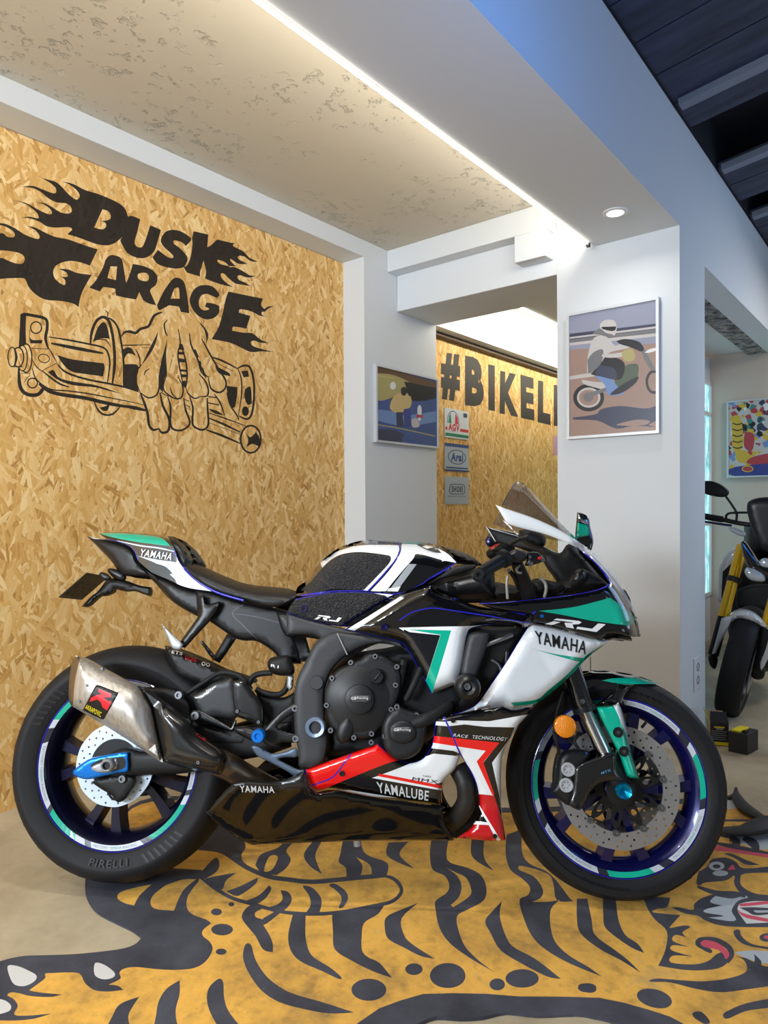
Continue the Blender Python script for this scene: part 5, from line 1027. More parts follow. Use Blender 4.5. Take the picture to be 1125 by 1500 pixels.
rk(R4, [(617,350,0),(605,430),(640,540),(680,590),(790,650),(920,752,0),(850,740),(730,680),(610,605),(560,520),(530,455),(570,400)]); rk(R4, [(185,360,0),(100,440),(110,520),(150,570),(270,648,0),(200,635),(110,590),(30,545),(12,480),(25,430),(110,390)])
for q in ((163,702,45,30),(337,736,92,66),(592,782,40,32),(720,750,86,48),(1055,798,48,24)): re(R4, *q)
rk(R5, [(20,380,0),(80,380,0),(105,500),(125,590),(230,670),(320,740),(390,810,0),(280,740),(150,670),(40,580),(20,490)]); rk(R5, [(170,380,0),(245,380,0),(260,500),(300,590),(370,640),(410,695,0),(330,660),(230,590),(180,540),(172,470)])
rk(R5, [(400,365,0),(560,375,0),(540,430),(480,440),(465,460),(620,475,0),(570,530),(560,550),(640,535),(675,545),(630,575),(655,605,0),(590,590),(575,625),(670,660,0),(575,650),(570,680),(690,715,0),(575,710),(565,750),(700,760),(780,740),(830,700),(900,680),(925,700),(860,775),(740,795),(620,790),(490,768,0),(530,680),(540,570),(470,500),(430,440)])
rs_(R5, [(800,690),(760,665),(720,640),(740,618),(820,620),(890,655),(915,700),(890,750)], 28); rk(R5, [(735,640),(760,620),(830,635),(890,680),(900,710),(880,730),(865,700),(830,675),(760,660)], 3)
rk(R5, [(565,430,0),(610,430),(690,445),(700,410),(760,370),(900,345),(1250,370,0),(1250,545,0),(1000,545),(850,535),(760,505),(720,480),(640,465)]); rk(R5, [(820,365,0),(920,380),(990,360),(1010,375,0),(950,395),(915,450),(940,500),(900,510),(780,490,0),(870,480),(760,460),(770,440),(860,420,0),(790,400)], 4)
rk(R5, [(960,410,0),(1040,395),(1200,395,0),(1200,515,0),(1000,525,0),(950,450)], 2); rk(R5, [(960,410,0),(1200,385,0),(1200,402,0),(985,425)], 3); rk(R5, [(945,440,0),(1000,470),(1200,510,0),(1200,525,0),(1000,492)], 3); rk(R5, [(960,432,0),(1050,430),(1200,440,0),(1200,460,0),(1060,477),(1000,452)]); rk(R5, [(1040,448,0),(1200,447,0),(1200,453,0),(1070,462)], 4)
rk(R5, [(925,570),(960,560),(975,600),(1040,645),(1200,668,0),(1200,685,0),(1020,655),(950,620)]); re(R5, 1120,605,45,25); re(R5, 1125,603,25,10,3)
rk(R5, [(930,690,0),(1040,680),(1200,690,0),(1200,770,0),(1040,740)], 4); rk(R5, [(440,860),(480,842),(600,850),(750,858),(900,840),(1000,800),(985,735),(930,710,0),(1000,725),(1045,745),(1045,700,0),(1085,740),(1100,770),(1250,780,0),(1250,870,0),(1000,905),(850,922),(700,900),(560,865)])
re(R5, 468,958,104,54,1,.25); re(R5, 80,898,54,26,1,.2); rk(R5, [(690,1040),(740,1035),(790,1090),(760,1105),(700,1070)]); rk(R5, [(865,1050),(900,1025),(1000,985),(1150,955,0),(1150,1010,0),(1000,1030),(890,1075)])
rk(R6, [(560,700,0),(650,650),(800,700),(1000,770),(1250,790,0),(1250,600,0),(830,640),(640,640)], 4); rs_(R6, [(760,650),(800,720),(770,745)], 55); rs_(R6, [(880,660),(980,720),(1020,790)], 45)
rk(R6, [(600,740,0),(800,770),(1250,850,0),(1250,880,0),(800,812),(590,790,0)], 3); rs_(R6, [(600,715),(800,755),(1150,820)], 22); rk(R6, [(680,820,0),(760,820),(900,880),(1045,935,0),(900,930),(800,870)])
rk(R6, [(430,1000,0),(520,950),(560,880),(700,860),(800,900),(860,960),(1000,965),(1250,930,0),(1250,1010,0),(900,1020),(850,1080),(870,1150),(1000,1220),(1250,1260,0),(1250,1300,0),(900,1240),(790,1130),(790,1040),(700,1090),(500,1110),(440,1140),(410,1110)])
re(R6, 612,945,78,44,4); re(R6, 612,948,40,20,1); re(R6, 650,1017,78,28,4); rk(R6, [(720,985,0),(770,930),(800,980,0)], 3); rs_(R6, [(420,1150),(600,1210),(800,1220),(900,1250)], 24)
rk(R6, [(690,480,0),(920,478),(900,500),(690,500,0)]); rs_(R6, [(600,600),(750,605),(900,570)], 60); rk(R6, [(690,280,0),(790,300),(820,360),(720,380,0)], 4)
rf = on_floor(S(rug_out, 3), .004); ll = []
for p, k in L:
    p = [q for q in p if q[1] > 900]
    ll.append((on_floor(p, .004), k))
P, T, mi = cdt(rf, ll, .05); n = len(P)
rng = np.random.RandomState(3)
zz = .004+.007*np.clip(1-edist(P, rf)/.11, 0, 1)*(P[:, 1] < 1.62)*(.5+.5*np.sin(P[:, 0]*11+.6))*np.clip((P[:, 0]+.1)*4, 0, 1)
fv = [(x, y, z) for (x, y), z in zip(P, zz)]+[(x, y, .0005) for x, y in P]
ff = [tuple(t) for t in T]+[tuple(n+k for k in t[::-1]) for t in T]+[(b_, a_, a_+n, b_+n) for a_, b_ in boundary(T)]
rc = Vector((.2, 1.6, 0))
rug = mesh_obj('tiger_rug', [Vector(v)-rc for v in fv], ff, [OR, RB, RW, RP, RG], list(mi)+[1]*(len(ff)-len(T)), smooth=0, matrix=Matrix.Translation(rc))
tag(rug, 'orange and charcoal tiger shaped rug lying flat under the sport motorcycle', 'rug')
def fpt(w, x, y, z): q = w([(x, y)])[0]; h = hit(q[0], q[1], Vector((0, 0, z)), Vector((0, 0, 1))); return h
b = MB(); pts = [fpt(R6, x, y, z) for x, y, z in ((800,190,.02),(830,290,.02),(900,370,.022),(1000,430,.022),(1080,470,.02),(1200,520,.02))]
b.tube([p-rc for p in pts], [.006,.022,.026,.022,.014,.004], 12, squash=.55); b.build('curled_edge', mat('rug_backing', (34, 34, 38), .6), rug)
b = MB(); pts = [fpt(R6, x, y, z) for x, y, z in ((640,600,.012),(760,612,.02),(900,590,.026),(1000,560,.03),(1125,520,.032),(1250,490,.03))]
b.tube([p-rc for p in pts], [.006,.020,.028,.034,.04,.03], 12, squash=.45); b.build('curled_edge', mat('rug_backing', (34, 34, 38), .6), rug)
b = MB(); pts = [fpt(R6, x, y, z) for x, y, z in ((700,265,.008),(770,260,.012),(808,225,.018),(806,165,.02))]
b.tube([p-rc for p in pts], [.008,.012,.010,.005], 8, squash=.7); b.build('curled_edge', mat('rug_backing', (34, 34, 38), .6), rug)

# ================================================================ things on the walls
ALU = mat('aluminium_frame', (205, 208, 212), .35, metal=.3)
def framed(name, plane, c0, rect, layers, mats, label, cat, th=.026, fw=.012, M=ALU):
    """rect = (a0, a1, z0, z1) on the wall v = c0 (plane 'v') or u = c0 (plane 'u'); the picture faces the room"""
    a0, a1, z0, z1 = rect; X = (lambda a, d, z: (a, c0-d, z)) if plane == 'v' else (lambda a, d, z: (c0-d, a, z))
    base = X((a0+a1)/2, 0, z0); e = empty(name, RM @ Matrix.Translation(base), label, cat); bv = Vector(base)
    b = MB()
    def bx(p, q, mi=0): p, q = Vector(X(*p))-bv, Vector(X(*q))-bv; b.box([min(i, j) for i, j in zip(p, q)], [max(i, j) for i, j in zip(p, q)], mi)
    bx((a0, .001, z0), (a1, th, z0+fw)); bx((a0, .001, z1-fw), (a1, th, z1)); bx((a0, .001, z0+fw), (a0+fw, th, z1-fw)); bx((a1-fw, .001, z0+fw), (a1, th, z1-fw))
    b.build('frame', M, e, smooth=0)
    P, T, mi = cdt([(a0+fw, z0+fw), (a1-fw, z0+fw), (a1-fw, z1-fw), (a0+fw, z1-fw)], layers, .04)
    v = [Vector(X(x, th-.007, z))-bv for x, z in P]; n = len(v); v += [Vector(X(x, .002, z))-bv for x, z in P]
    tt = [tuple(t) for t in T] if plane == 'v' else [tuple(t[::-1]) for t in T]
    mesh_obj('print', v, tt+[tuple(n+k for k in t[::-1]) for t in tt], mats, list(mi)*2, e, 0)
    return e
def pm_(n, c, r=.3): return mat(n, c, r)
PH = [pm_('print_%s' % n, c) for n, c in (('sea_blue', (62,84,140)), ('brown', (96,72,52)), ('cream', (200,176,120)), ('white', (222,224,226)), ('ink', (30,32,40)), ('sky', (142,146,166)), ('sand', (156,128,116)), ('grey', (112,112,116)), ('pale', (190,186,184)), ('navy', (56,62,86)), ('green', (78,92,78)), ('yellow', (206,170,62)), ('red', (176,66,74)), ('light_blue', (110,140,190)), ('teal', (60,130,130)), ('khaki', (170,160,104)), ('royal', (58,66,136)))]
BLU,BRN,CRM,WHT,INK,SKY,SND,GRY,PAL,NVY,GRN,YEL,RDD,LBL,TEA,KHK,ROY = range(17)
cv = lambda p: on_v(p, 2.38)
K1 = [(S(ZK(q)), k) for q, k in (([(160,430,0),(300,470),(450,515,0),(450,560),(340,575),(260,590),(160,600,0)], BRN), ([(160,470,0),(250,480),(330,520),(300,560),(200,600),(160,590,0)], 15), ([(300,510,0),(450,540,0),(450,590,0),(340,600)], INK), ([(160,640,0),(240,650),(300,670),(450,650,0),(450,700,0),(300,720),(160,690,0)], LBL), ([(240,600),(270,565),(300,580),(305,640),(270,660),(235,640)], CRM), ([(300,575),(325,570),(335,610),(320,640),(302,640)], CRM), ([(285,545),(300,535),(312,550),(305,575),(288,572)], INK), ([(315,560),(330,555),(335,570),(325,580)], INK), ([(262,655,0),(290,655,0),(300,720,0),(265,725,0)], NVY), ([(298,640,0),(330,635,0),(335,720,0),(300,725,0)], ROY), ([(362,640),(372,620),(382,640),(378,690),(366,690)], WHT), ([(358,665,0),(388,668,0),(388,682,0),(358,680,0)], RDD), ([(335,690),(360,685),(372,720),(340,725)], PAL), ([(160,735,0),(250,738),(300,765),(290,812,0),(160,795,0)], NVY), ([(290,770,0),(450,790,0),(450,840,0),(290,815,0)], BLU))]
K1 += [(stroke(ZK([(165,712),(300,735),(445,768)]), 1.6, 3, 1), KHK), (ZK(ell(247,530,14,18,20)), WHT), (stroke(ZK([(168,480),(250,495)]), 1.2, 3, 1), CRM)]
framed('framed_photograph', 'v', 2.405, (2.868, 3.466, 1.418, 1.845), [(cv(p), k) for p, k in K1], PH, 'landscape framed photograph of people on a blue track on the white pier', 'picture')
ZR = win(780,380,3.261)
cu_ = lambda p: on_u(p, 3.066)
K2 = [([(800,440),(1000,420),(1000,500),(800,515)], SKY), ([(800,492),(1000,470),(1000,485),(800,500)], GRY), ([(800,496),(1000,477),(1000,490),(800,508)], SKY)]
K2 += [(S(ZR(q)), k) for q, k in (([(170,358,0),(600,305,0),(600,330,0),(170,385,0)], NVY), ([(170,372,0),(600,318,0),(600,328,0),(170,380,0)], PAL), ([(170,384,0),(600,330,0),(600,350,0),(170,404,0)], GRY), ([(170,400,0),(400,372,0),(600,352,0),(600,366,0),(170,412,0)], PAL), ([(170,560,0),(260,545),(330,552),(170,575,0)], PAL),
  ([(195,755,0),(300,740),(330,715),(420,700),(540,712),(600,695,0),(600,760),(555,790),(590,800),(480,795),(400,808),(310,770),(200,765)], NVY), ([(400,790),(470,770),(520,765),(560,772),(540,790),(470,795)], SND))]
K2 += [(ZR(ell(268,660,74,66,36)), INK), (ZR(ell(268,660,56,48,32)), PAL), (ZR(ell(268,660,46,38,32)), SND), (ZR(ell(266,658,24,22,24)), GRY), (ZR(ell(580,585,40,58,30)), INK), (ZR(ell(580,585,28,44,28)), SND)]
K2 += [(S(ZR(q)), k) for q, k in (([(235,575,0),(300,585),(350,590),(345,620),(300,612),(245,595)], PAL), ([(290,545),(350,540),(400,600),(440,640),(360,648),(345,600)], LBL), ([(395,570),(440,510),(500,500),(505,545),(490,590),(440,625),(400,600)], GRN), ([(425,600),(500,560),(500,580),(470,610),(420,640),(370,645)], INK), ([(260,640,0),(350,612,0),(352,628,0),(262,664,0)], GRY), ([(500,395,0),(520,400),(575,505),(590,530,0),(570,530),(540,490)], GRY), ([(535,445,0),(560,428),(600,420,0),(600,432,0),(560,445)], WHT),
  ([(275,505,0),(320,470),(400,470),(440,500),(430,560),(400,575),(330,560),(275,545)], INK), ([(320,505,0),(390,520),(400,570),(345,562),(300,545)], NVY), ([(268,440),(280,400),(300,370),(340,362),(370,385),(395,412),(430,400),(470,410),(450,425),(380,440),(350,460),(330,490),(285,540),(262,545),(262,480)], PAL), ([(262,480,0),(290,445),(335,430),(330,490),(290,535),(265,545,0)], GRY), ([(330,455,0),(380,450),(430,445),(440,462),(380,470),(335,465)], PAL), ([(430,440),(470,425),(488,450),(485,480),(450,488),(430,470)], KHK), ([(400,390,0),(440,380),(500,390),(530,420),(520,440),(470,420),(420,405)], INK),
  ([(322,312),(345,290),(385,290),(400,310),(400,345),(385,365),(350,350),(330,340)], PAL), ([(330,322,0),(400,320,0),(395,338,0),(375,342),(335,332)], INK), ([(288,355),(320,330),(350,350),(385,360),(370,372),(320,360)], GRY))]
K2 = [(cu_(p), k) for p, k in K2]
cu_rect = on_u([(833.7,462.8),(968,633)], 3.066)
framed('framed_photograph', 'u', 3.086, (.945, 1.368, 1.380, 1.972), [([(5, 0), (-5, 0), (-5, 5), (5, 5)], SND)]+K2, PH, 'portrait framed photograph of a rider on a dirt bike on the white column', 'picture')
# colourful collage on the back wall
ZS = win(800,380,3.4615); cb = lambda p: on_u(p, BU-.02)
rect = on_u([(1065,592),(1066,700)], BU-.02); pv = rect[0][0]; pz1, pz0 = rect[0][1]+.02, rect[1][1]
K3 = [([(5, 0), (-5, 0), (-5, 5), (5, 5)], PAL)]
rng = np.random.RandomState(11)
for k in range(300):
    cx, cy = 1065+rng.rand()*135, 585+rng.rand()*112; r = 1.5+rng.rand()*4.5
    K3.append((cb([(cx+r*(.6+.7*rng.rand())*math.cos(t), cy+r*(.6+.7*rng.rand())*math.sin(t)) for t in np.linspace(0, 2*PI, 9, endpoint=False)]), [YEL,RDD,LBL,INK,WHT,TEA,YEL,PAL,NVY,RDD][rng.randint(10)]))
for q, k in (([(945,800),(985,800),(1000,900),(990,970),(950,970),(942,880)], YEL), ([(1010,880),(1055,890),(1045,970),(1005,950)], RDD), ([(960,980),(1010,970),(1050,1020),(980,1030)], YEL), ([(1040,1005),(1150,980),(1300,970),(1300,1040),(1040,1040)], RDD), ([(960,1052),(1300,1030),(1300,1100),(960,1100)], ROY)): K3.append((cb(S(ZS(q))), k))
for j in range(5): K3.append((cb(stroke(ZS([(946,830+j*30),(970,838+j*30),(996,830+j*30)]), 1.6, 3, 1)), INK))
K3.append((cb(ZS(ell(1022,1062,30,17,20))), YEL)); K3.append((cb(ZS(ell(1022,1062,24,12,20))), RDD))
framed('framed_poster', 'u', BU, (pv-.86, pv, pz0, pz1), K3, PH, 'colourful collage poster hanging on the back wall above the parked motorcycle', 'poster', th=.03, fw=.012)
# square signs on the far board wall
def sign(q, layers, mats, label, group=None):
    uz = on_v(ZK(q), far_v-.006); us = [p[0] for p in uz]; zs = [p[1] for p in uz]; rect = (min(us), max(us), sum(sorted(zs)[:2])/2, sum(sorted(zs)[2:])/2)
    a0, a1, z0, z1 = rect; e = empty('wall_sign', RM @ Matrix.Translation(((a0+a1)/2, far_v, z0)), label, 'sign', group); b = MB()
    b.box((a0-(a0+a1)/2, -.006, 0), (a1-(a0+a1)/2, -.0015, z1-z0)); b.build('panel', mats[0], e, smooth=0, bevel=.001)
    v = []; f = []; mi = []
    fr = lambda p: ((a1-a0)*(p[0]-.5), (z1-z0)*p[1])
    lay = MB()
    for d, (kind, dat, k) in enumerate(layers):
        y = -.0064-.00015*d
        if kind == 'poly':
            P, T, _ = cdt([fr(p) for p in dat], (), .05); lay.add([(x, y, z) for x, z in P], [tuple(t) for t in T], k)
        else:
            s_, quad, bo = dat; P_, F_ = text_tris(s_, bo); lay.add([(*(lambda w: (w[0], y, w[1]))(fr(p)),) for p in quad_map(P_, quad)], F_, k)
    mesh_obj('sign_print', lay.v, lay.f, mats, lay.i, e, 0); return e
SG = [mat('sign_white', (214, 220, 228), .4), mat('sign_green', (30, 130, 90), .4), mat('sign_red', (205, 50, 60), .4), mat('sign_navy', (54, 76, 140), .4), mat('sign_grey', (180, 188, 200), .4), mat('sign_ink', (60, 66, 78), .4)]
R_ = lambda x0, y0, x1, y1: [(x0, y0), (x1, y0), (x1, y1), (x0, y1)]
TQ = lambda x0, y0, x1, y1: [(x0, y1), (x1, y1), (x1, y0), (x0, y0)]
sign([(487,637),(600,650),(600,785),(487,775)], [('poly', ell(.34,.58,.24,.36,26), 3), ('poly', ell(.34,.58,.215,.33,26), 0), ('poly', [(.14,.5),(.17,.72),(.24,.85),(.27,.5)], 1), ('poly', [(.41,.5),(.43,.86),(.52,.72),(.55,.5)], 2), ('poly', R_(.02,.26,.98,.36), 2), ('poly', R_(.02,.06,.98,.16), 1), ('poly', R_(.1,.24,.62,.5), 0), ('text', ('AGV', TQ(.14,.25,.60,.50), .06), 2), ('poly', R_(.76,.78,.92,.92), 5)], SG, 'white square sign with a green white and red arch, top of the column of three', 'square signs on the far board wall')
sign([(487,797),(600,812),(600,940),(487,928)], [('poly', R_(0,.88,1,1), 3), ('poly', R_(0,0,1,.06), 3), ('poly', R_(.05,.10,.95,.15), 3), ('poly', ell(.5,.52,.37,.27,34), 3), ('poly', ell(.5,.52,.34,.24,34), 4), ('text', ('Arai', [(.26,.68),(.76,.68),(.74,.36),(.24,.36)], .05), 3)], [SG[4], *SG[1:]], 'pale square sign with a blue oval, middle of the column of three', 'square signs on the far board wall')
sign([(488,955),(600,965),(600,1092),(488,1085)], [('poly', S([(.16,.50),(.24,.72),(.5,.74),(.78,.72),(.84,.54),(.78,.38),(.5,.36),(.24,.38)]), 5), ('poly', S([(.19,.51),(.26,.70),(.5,.715),(.76,.70),(.81,.54),(.76,.40),(.5,.385),(.26,.40)]), 0), ('text', ('SHOEI', TQ(.27,.44,.73,.66), .04), 5), ('text', ('PREMIUM HELMETS', TQ(.12,.26,.86,.31), 0.), 5)], [SG[4], *SG[1:]], 'grey square sign with a rounded outline emblem, bottom of the column of three', 'square signs on the far board wall')
b = MB(); uz = on_v([(811,638),(826,638),(826,668),(811,668)], far_v-.003); b.box((uz[0][0], far_v-.004, uz[2][1]), (uz[1][0], far_v-.0006, uz[0][1]))
tag(b.build('wall_sticker', mat('pink_white_print', (205, 160, 180), .4), matrix=RM), 'small pink sticker on the far board wall at the edge of the column', 'sticker')
# power outlet on the side of the column
uz = on_v([(1013.5,965),(1023.5,1006)], .871); e = empty('wall_outlet', RM @ Matrix.Translation((uz[0][0], .871, uz[1][1])), 'white double power outlet low on the bluish side of the column', 'outlet')
w_, h_ = uz[1][0]-uz[0][0], uz[0][1]-uz[1][1]
b = MB(); b.box((0, -.011, 0), (w_, -.0005, h_)); b.build('plate', mat('outlet_white', (228, 230, 232), .35), e, bevel=.002)
for z in (.3, .7):
    b = MB(); cx_ = w_/2; b.lathe([(0, -.006), (.014, -.006), (.016, -.013), (.019, -.0135), (.020, -.010)], (cx_, 0, h_*z), 20); b.build('socket', mat('outlet_grey', (120, 124, 130), .5), e)

# ================================================================ small boxes behind the front wheel
ZQ = win(960,900,4.685)
def floor3(q, z=0.): p = on_floor(ZQ([q]), z)[0]; return Vector((p[0], p[1], z))
BKB = mat('carton_black', (34, 34, 36), .55); YB = mat('carton_yellow', (225, 205, 30), .5); TAN = mat('cardboard', (182, 152, 112), .8)
def prism(b, base, h, mi=0, z0=0.):
    v = [Vector((p.x, p.y, z0)) for p in base]+[Vector((p.x, p.y, z0+h)) for p in base]; n = len(base)
    b.add(v, [tuple(range(n-1, -1, -1)), tuple(range(n, 2*n))]+[(k, (k+1) % n, n+(k+1) % n, n+k) for k in range(n)], mi)
p0, p1, p2 = floor3((500,940)), floor3((632,968)), floor3((706,928)); p3 = p0+(p2-p1)
e = empty('battery', Matrix.Translation(p1), 'black motorcycle battery with a yellow top standing beside the open carton', 'battery')
b = MB(); prism(b, [p-p1 for p in (p0, p1, p2, p3)], .088); b.build('case', BKB, e, bevel=.002)
ctr = (p0+p1+p2+p3)/4; top = [ctr+(p-ctr)*.8 for p in (p0, p1, p2, p3)]
b = MB(); prism(b, [p-p1 for p in (top[0], top[0].lerp(top[1], .62), top[3].lerp(top[2], .62), top[3])], .006, 0, .088); b.build('top_label', YB, e)
b = MB(); q = top[0].lerp(top[1], .82); prism(b, [p-p1 for p in (q, top[1], top[1].lerp(top[2], .3), q.lerp(top[3], .25))], .008, 0, .088); b.build('terminal', SATIN, e)
q0, q1 = floor3((376,898)), floor3((505,908)); d = Vector((-(q1-q0).y, (q1-q0).x, 0)).normalized()*.075; q3, q2 = q0+d, q1+d
e = empty('battery_carton', Matrix.Translation(q0), 'open black and yellow battery carton leaning by the foot of the column', 'carton'); HB = .102
def wallq(b, a, c, h, mi=0, z0=0., t=.002):
    n_ = Vector((-(c-a).y, (c-a).x, 0)).normalized()*t; prism(b, [a, c, c+n_, a+n_], h, mi, z0)
b = MB(); o_ = q0; prism(b, [p-o_ for p in (q0, q1, q2, q3)], .002); wallq(b, q0-o_, q1-o_, HB); wallq(b, q1-o_, q2-o_, HB, 1); wallq(b, q2-o_, q3-o_, HB, 1); wallq(b, q3-o_, q0-o_, HB, 1)
nrm_ = -d.normalized()*.0008
def decal(a, c, z0, z1, mi): A, C = a-o_+nrm_, c-o_+nrm_; b.add([(A.x, A.y, z0), (C.x, C.y, z0), (C.x, C.y, z1), (A.x, A.y, z1)], [(0,1,2,3)], mi)
decal(q0, q1, .003, .018, 2); decal(q0.lerp(q1, .22), q0.lerp(q1, .78), .080, .086, 2); decal(q0.lerp(q1, .32), q0.lerp(q1, .70), .072, .078, 3)
for k in range(5): decal(q0.lerp(q1, .06), q0.lerp(q1, .9-.08*(k % 2)), .028+k*.009, .0305+k*.009, 3)
b.build('body', [BKB, TAN, YB, mat('carton_print', (150, 150, 146), .6)], e, smooth=0)
b = MB(); w0, w1 = q0-o_, q1-o_; up_ = Vector((0, 0, HB)); bk = d.normalized()*.02+Vector((0, 0, .045)); b.add([w0+up_, w1+up_, w1.lerp(w0, .1)+up_+bk, w0.lerp(w1, .05)+up_+bk], [(0,1,2,3)]); b.build('flap', BKB, e, smooth=0).modifiers.new('t', 'SOLIDIFY').thickness = .0015
b = MB(); w0, w1 = q3-o_, q2-o_; bk = d.normalized()*.015+Vector((0, 0, .03)); b.add([w0+up_, w1+up_, w1.lerp(w0, .1)+up_+bk, w0.lerp(w1, .1)+up_+bk], [(0,1,2,3)]); b.build('flap', TAN, e, smooth=0).modifiers.new('t', 'SOLIDIFY').thickness = .0015
b = MB(); w0, w1 = q0-o_, q3-o_; dd = (q0-q1).normalized()*.02+Vector((0, 0, .05)); b.add([w0+up_, w1+up_, w1.lerp(w0, .15)+up_+dd, w0.lerp(w1, .15)+up_+dd], [(0,1,2,3)]); b.build('flap', YB, e, smooth=0).modifiers.new('t', 'SOLIDIFY').thickness = .0015

# ================================================================ the second motorcycle, nose towards the viewer
c2 = on_floor([(1072,1040)])[0]; az = math.atan2(c2[0], c2[1])
B2 = Matrix.Translation((c2[0], c2[1], 0)) @ Matrix.Rotation(-az, 4, 'Z')
moto = empty('motorcycle', B2, 'naked motorcycle with gold fork legs parked behind the column, nose towards the viewer', 'motorcycle')
BI = B2.inverted(); B_O, B_N = B2.translation, (B2.to_3x3() @ Vector((0, 1, 0))).normalized()
ZN = win(1000,680,3.336); GOLD = mat('gold_fork', (222, 172, 20), .25, metal=.55, coat=.4); LSIL = mat('light_silver_paint', (200, 202, 204), .25, coat=.6)
wc = bp(*at(ZN,285,965), 0); ln = math.radians(12)
WM = Matrix.Translation(wc) @ Matrix.Rotation(ln, 4, 'Y') @ Matrix.Rotation(math.radians(90-8), 4, 'Z')
tp = [(.222, .05), (.25, .058), (.268, .056)]+[(.262+.033*math.sin(t), .056*math.cos(t)) for t in np.linspace(.15, PI/2, 7)]; tp = tp+[(r, -o) for r, o in tp[-2::-1]]
b = MB(); b.lathe(tp, (0,0,0), 64); w2 = b.build('wheel', RUBBER, moto, matrix=None, smooth=50); w2.matrix_local = WM
b = MB(); b.lathe([(.226, .05), (.205, .045), (.19, .0), (.205, -.045), (.226, -.05), (.215, 0)], (0,0,0), 48, closed=True)
for k in range(10): spoke(b, (0,0,0), 36*k, 36*k, .03, .197, .02, .02, 0, 0, .03, .03)
b.build('rim', SATIN, w2)
for s_ in (-1, 1): b = MB(); b.lathe([(.09, s_*.06), (.149, s_*.06), (.149, s_*.064), (.09, s_*.064)], (0,0,0), 40, closed=True); b.build('brake_disc', DISC, w2)
def xy(x, y, o): return (*at(ZN, x, y), o)
def fork(pts):
    f_ = tube('fork_leg', pts, .027, GOLD, seg=20, smooth_n=1); return f_
f1 = fork([xy(290,400,-.02), xy(245,570,.05), xy(198,750,.12)]); tube('fork_clamp', [xy(256,553,.045), xy(247,578,.052)], .034, MATTE, f1, seg=20, smooth_n=1)
f2 = fork([xy(500,470,-.02), xy(452,640,.05), xy(405,800,.12)]); tube('fork_clamp', [xy(470,600,.035), xy(462,625,.045)], .034, MATTE, f2, seg=20, smooth_n=1)
tube('fork_foot', [xy(198,750,.12), xy(150,930,.10)], .026, MATTE, seg=14, smooth_n=1); tube('fork_foot', [xy(405,800,.12), xy(372,1000,.10)], .026, MATTE, seg=14, smooth_n=1)
body('fender', S(ZN([(205,760,0),(250,722),(310,708),(370,735),(420,792,0),(400,805),(345,778),(275,758),(240,775)])), .06, .12, LSIL, R=6, sp=4)
body('fender_stay', S(ZN([(190,752,0),(245,738,0),(222,800),(185,870),(162,925,0),(143,928,0),(165,850)])), .17, .012, LSIL, R=4, sp=4); body('fender_stay', S(ZN([(400,795,0),(450,800,0),(440,900),(386,1010,0),(372,985,0),(385,900)])), .12, .012, LSIL, R=4, sp=4)
for x, y in ((180,800),(172,840),(388,880)): bolt(*at(ZN,x,y), .134, .008, SATIN)
body('fork_caliper', S(ZN([(125,940),(150,925),(172,950),(160,1000),(135,985)])), .05, .03, MATTE, R=4, sp=4); body('fork_caliper', S(ZN([(345,960),(400,990),(395,1045),(350,1050),(325,1010)])), .05, .03, MATTE, R=4, sp=4)
body('radiator', S(ZN([(262,620,0),(330,590),(470,585,0),(480,700,0),(400,720),(300,715),(262,690)])), -.12, .03, DARK, R=6, sp=8)
body('engine', S(ZN([(190,560,0),(300,470),(520,480,0),(540,900,0),(420,1010),(330,1000),(240,900)])), -.45, .25, DARK, R=14, sp=12)
body('tank_shroud', S(ZN([(176,510,0),(212,440),(262,405),(290,412,0),(288,450),(245,500),(225,580),(205,690,0),(172,668,0)])), -.12, .03, LSIL, [(S(ZN([(196,525,0),(245,478),(275,455,0),(262,520),(235,580),(206,688,0),(190,660)])), 1)], R=6, sp=5)
bpy.data.objects[[o.name for o in bpy.data.objects if o.name.startswith('tank_shroud')][-1]].data.materials.append(DARK)
body('tank_shroud', S(ZN([(640,510,0),(600,440),(550,405),(525,412,0),(530,450),(570,500),(590,580),(612,690,0),(644,668,0)])), -.12, .03, LSIL, R=6, sp=6)
body('fly_screen', S(ZN([(313,205),(340,172),(420,160),(500,170),(520,210),(505,320),(480,420,0),(440,430),(400,425),(368,400,0),(330,290)])), .10, .03, mat('dark_screen', (18, 19, 23), .35), R=12, sp=5)
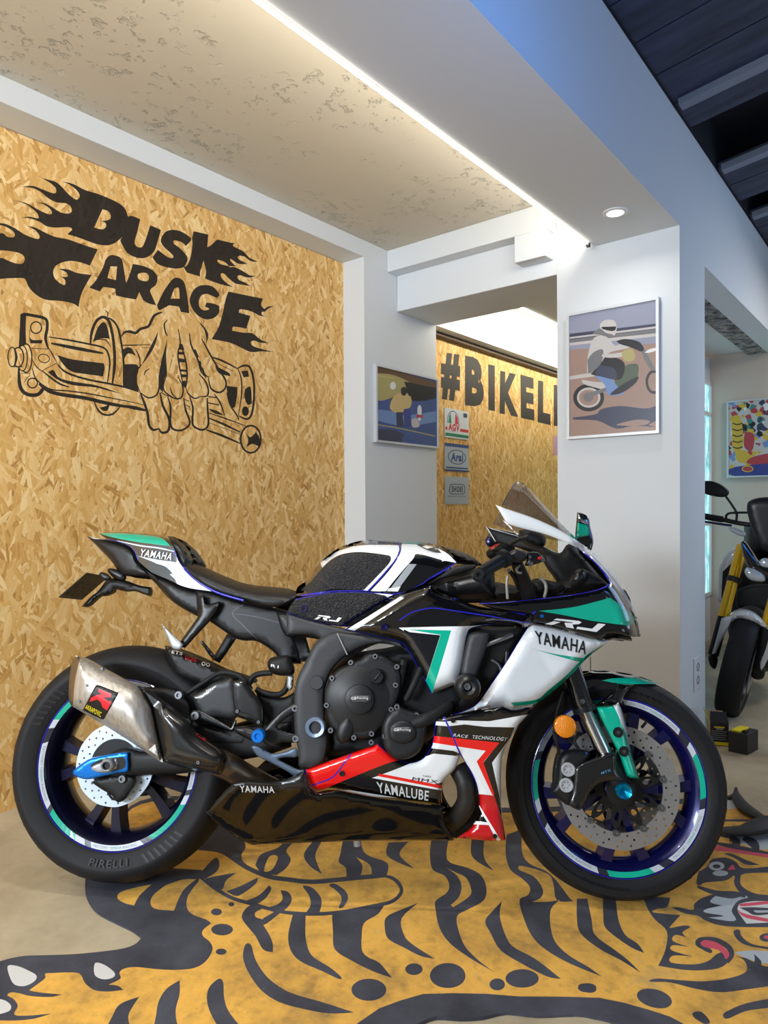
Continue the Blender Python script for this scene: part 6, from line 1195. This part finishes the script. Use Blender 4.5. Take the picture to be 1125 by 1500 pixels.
body('headlight_cowl', S(ZN([(280,380,0),(305,375),(345,430),(380,480),(440,500),(500,470),(540,375,0),(560,390),(520,500),(470,560),(390,560),(330,520),(295,450)])), .08, .04, BLACK, [(stroke(ZN([(290,385),(330,440),(362,480)]), 1.5), 1)], R=7, sp=5)
bpy.data.objects[[o.name for o in bpy.data.objects if o.name.startswith('headlight_cowl')][-1]].data.materials.append(CYANB)
LENS = mat('lamp_glass', (190, 198, 206), .12, coat=1.0, metal=.3)
body('headlight', S(ZN([(372,480),(400,458),(440,470),(450,500),(420,508),(385,500)])), .11, .03, LENS, R=5, sp=3); body('position_lamp', S(ZN([(302,522),(320,503),(370,520),(402,545),(398,574),(340,570),(310,548)])), .11, .04, LENS, R=6, sp=4); body('position_lamp', S(ZN([(420,545),(470,520),(520,505),(525,540),(490,568),(430,572)])), .08, .04, LENS, R=6, sp=4)
tube('handlebar', [xy(105,256,-.02), xy(200,272,.0), xy(300,292,.03), xy(420,300,.04), xy(540,290,.03), xy(720,250,-.02)], .012, MATTE, seg=12); tube('grip', [xy(100,254,-.02), xy(195,270,.0)], .017, RUBBER, seg=14, smooth_n=1)
tube('brake_lever', [xy(105,280,.02), xy(180,292,.03), xy(240,300,.03)], .006, NAVY); tube('lever_guard', [xy(212,268,.03), xy(215,248,.04), xy(240,238,.05), xy(330,236,.04)], .006, MATTE)
m2, _f = body('rear_view_mirror', S(ZN([(95,88),(140,82),(190,100),(222,125),(226,145),(205,160),(160,158),(100,138)])), .02, .02, MATTE, R=5, sp=4); tube('mirror_stem', [xy(212,158,.01), xy(245,205,.02), xy(264,240,.03), xy(262,275,.03)], .006, MATTE, m2)
body('turn_signal', S(ZN([(222,312),(255,310),(300,330),(308,348),(285,352),(245,335)])), .04, .02, LENS, R=4, sp=3)
body('seat_and_tail', S(ZN([(300,300,0),(420,260),(560,300,0),(560,480,0),(300,480,0)])), -1.0, .55, DARK, R=16, sp=14); 
b = MB(); b.lathe([(r, o*1.4) for r, o in tp], (0,0,0), 48); rw2 = b.build('wheel', RUBBER, moto, smooth=50); rw2.matrix_local = Matrix.Translation((wc.x+.12, 1.42, wc.z-.0)) @ Matrix.Rotation(ln, 4, 'Y') @ Matrix.Rotation(math.radians(90), 4, 'Z')
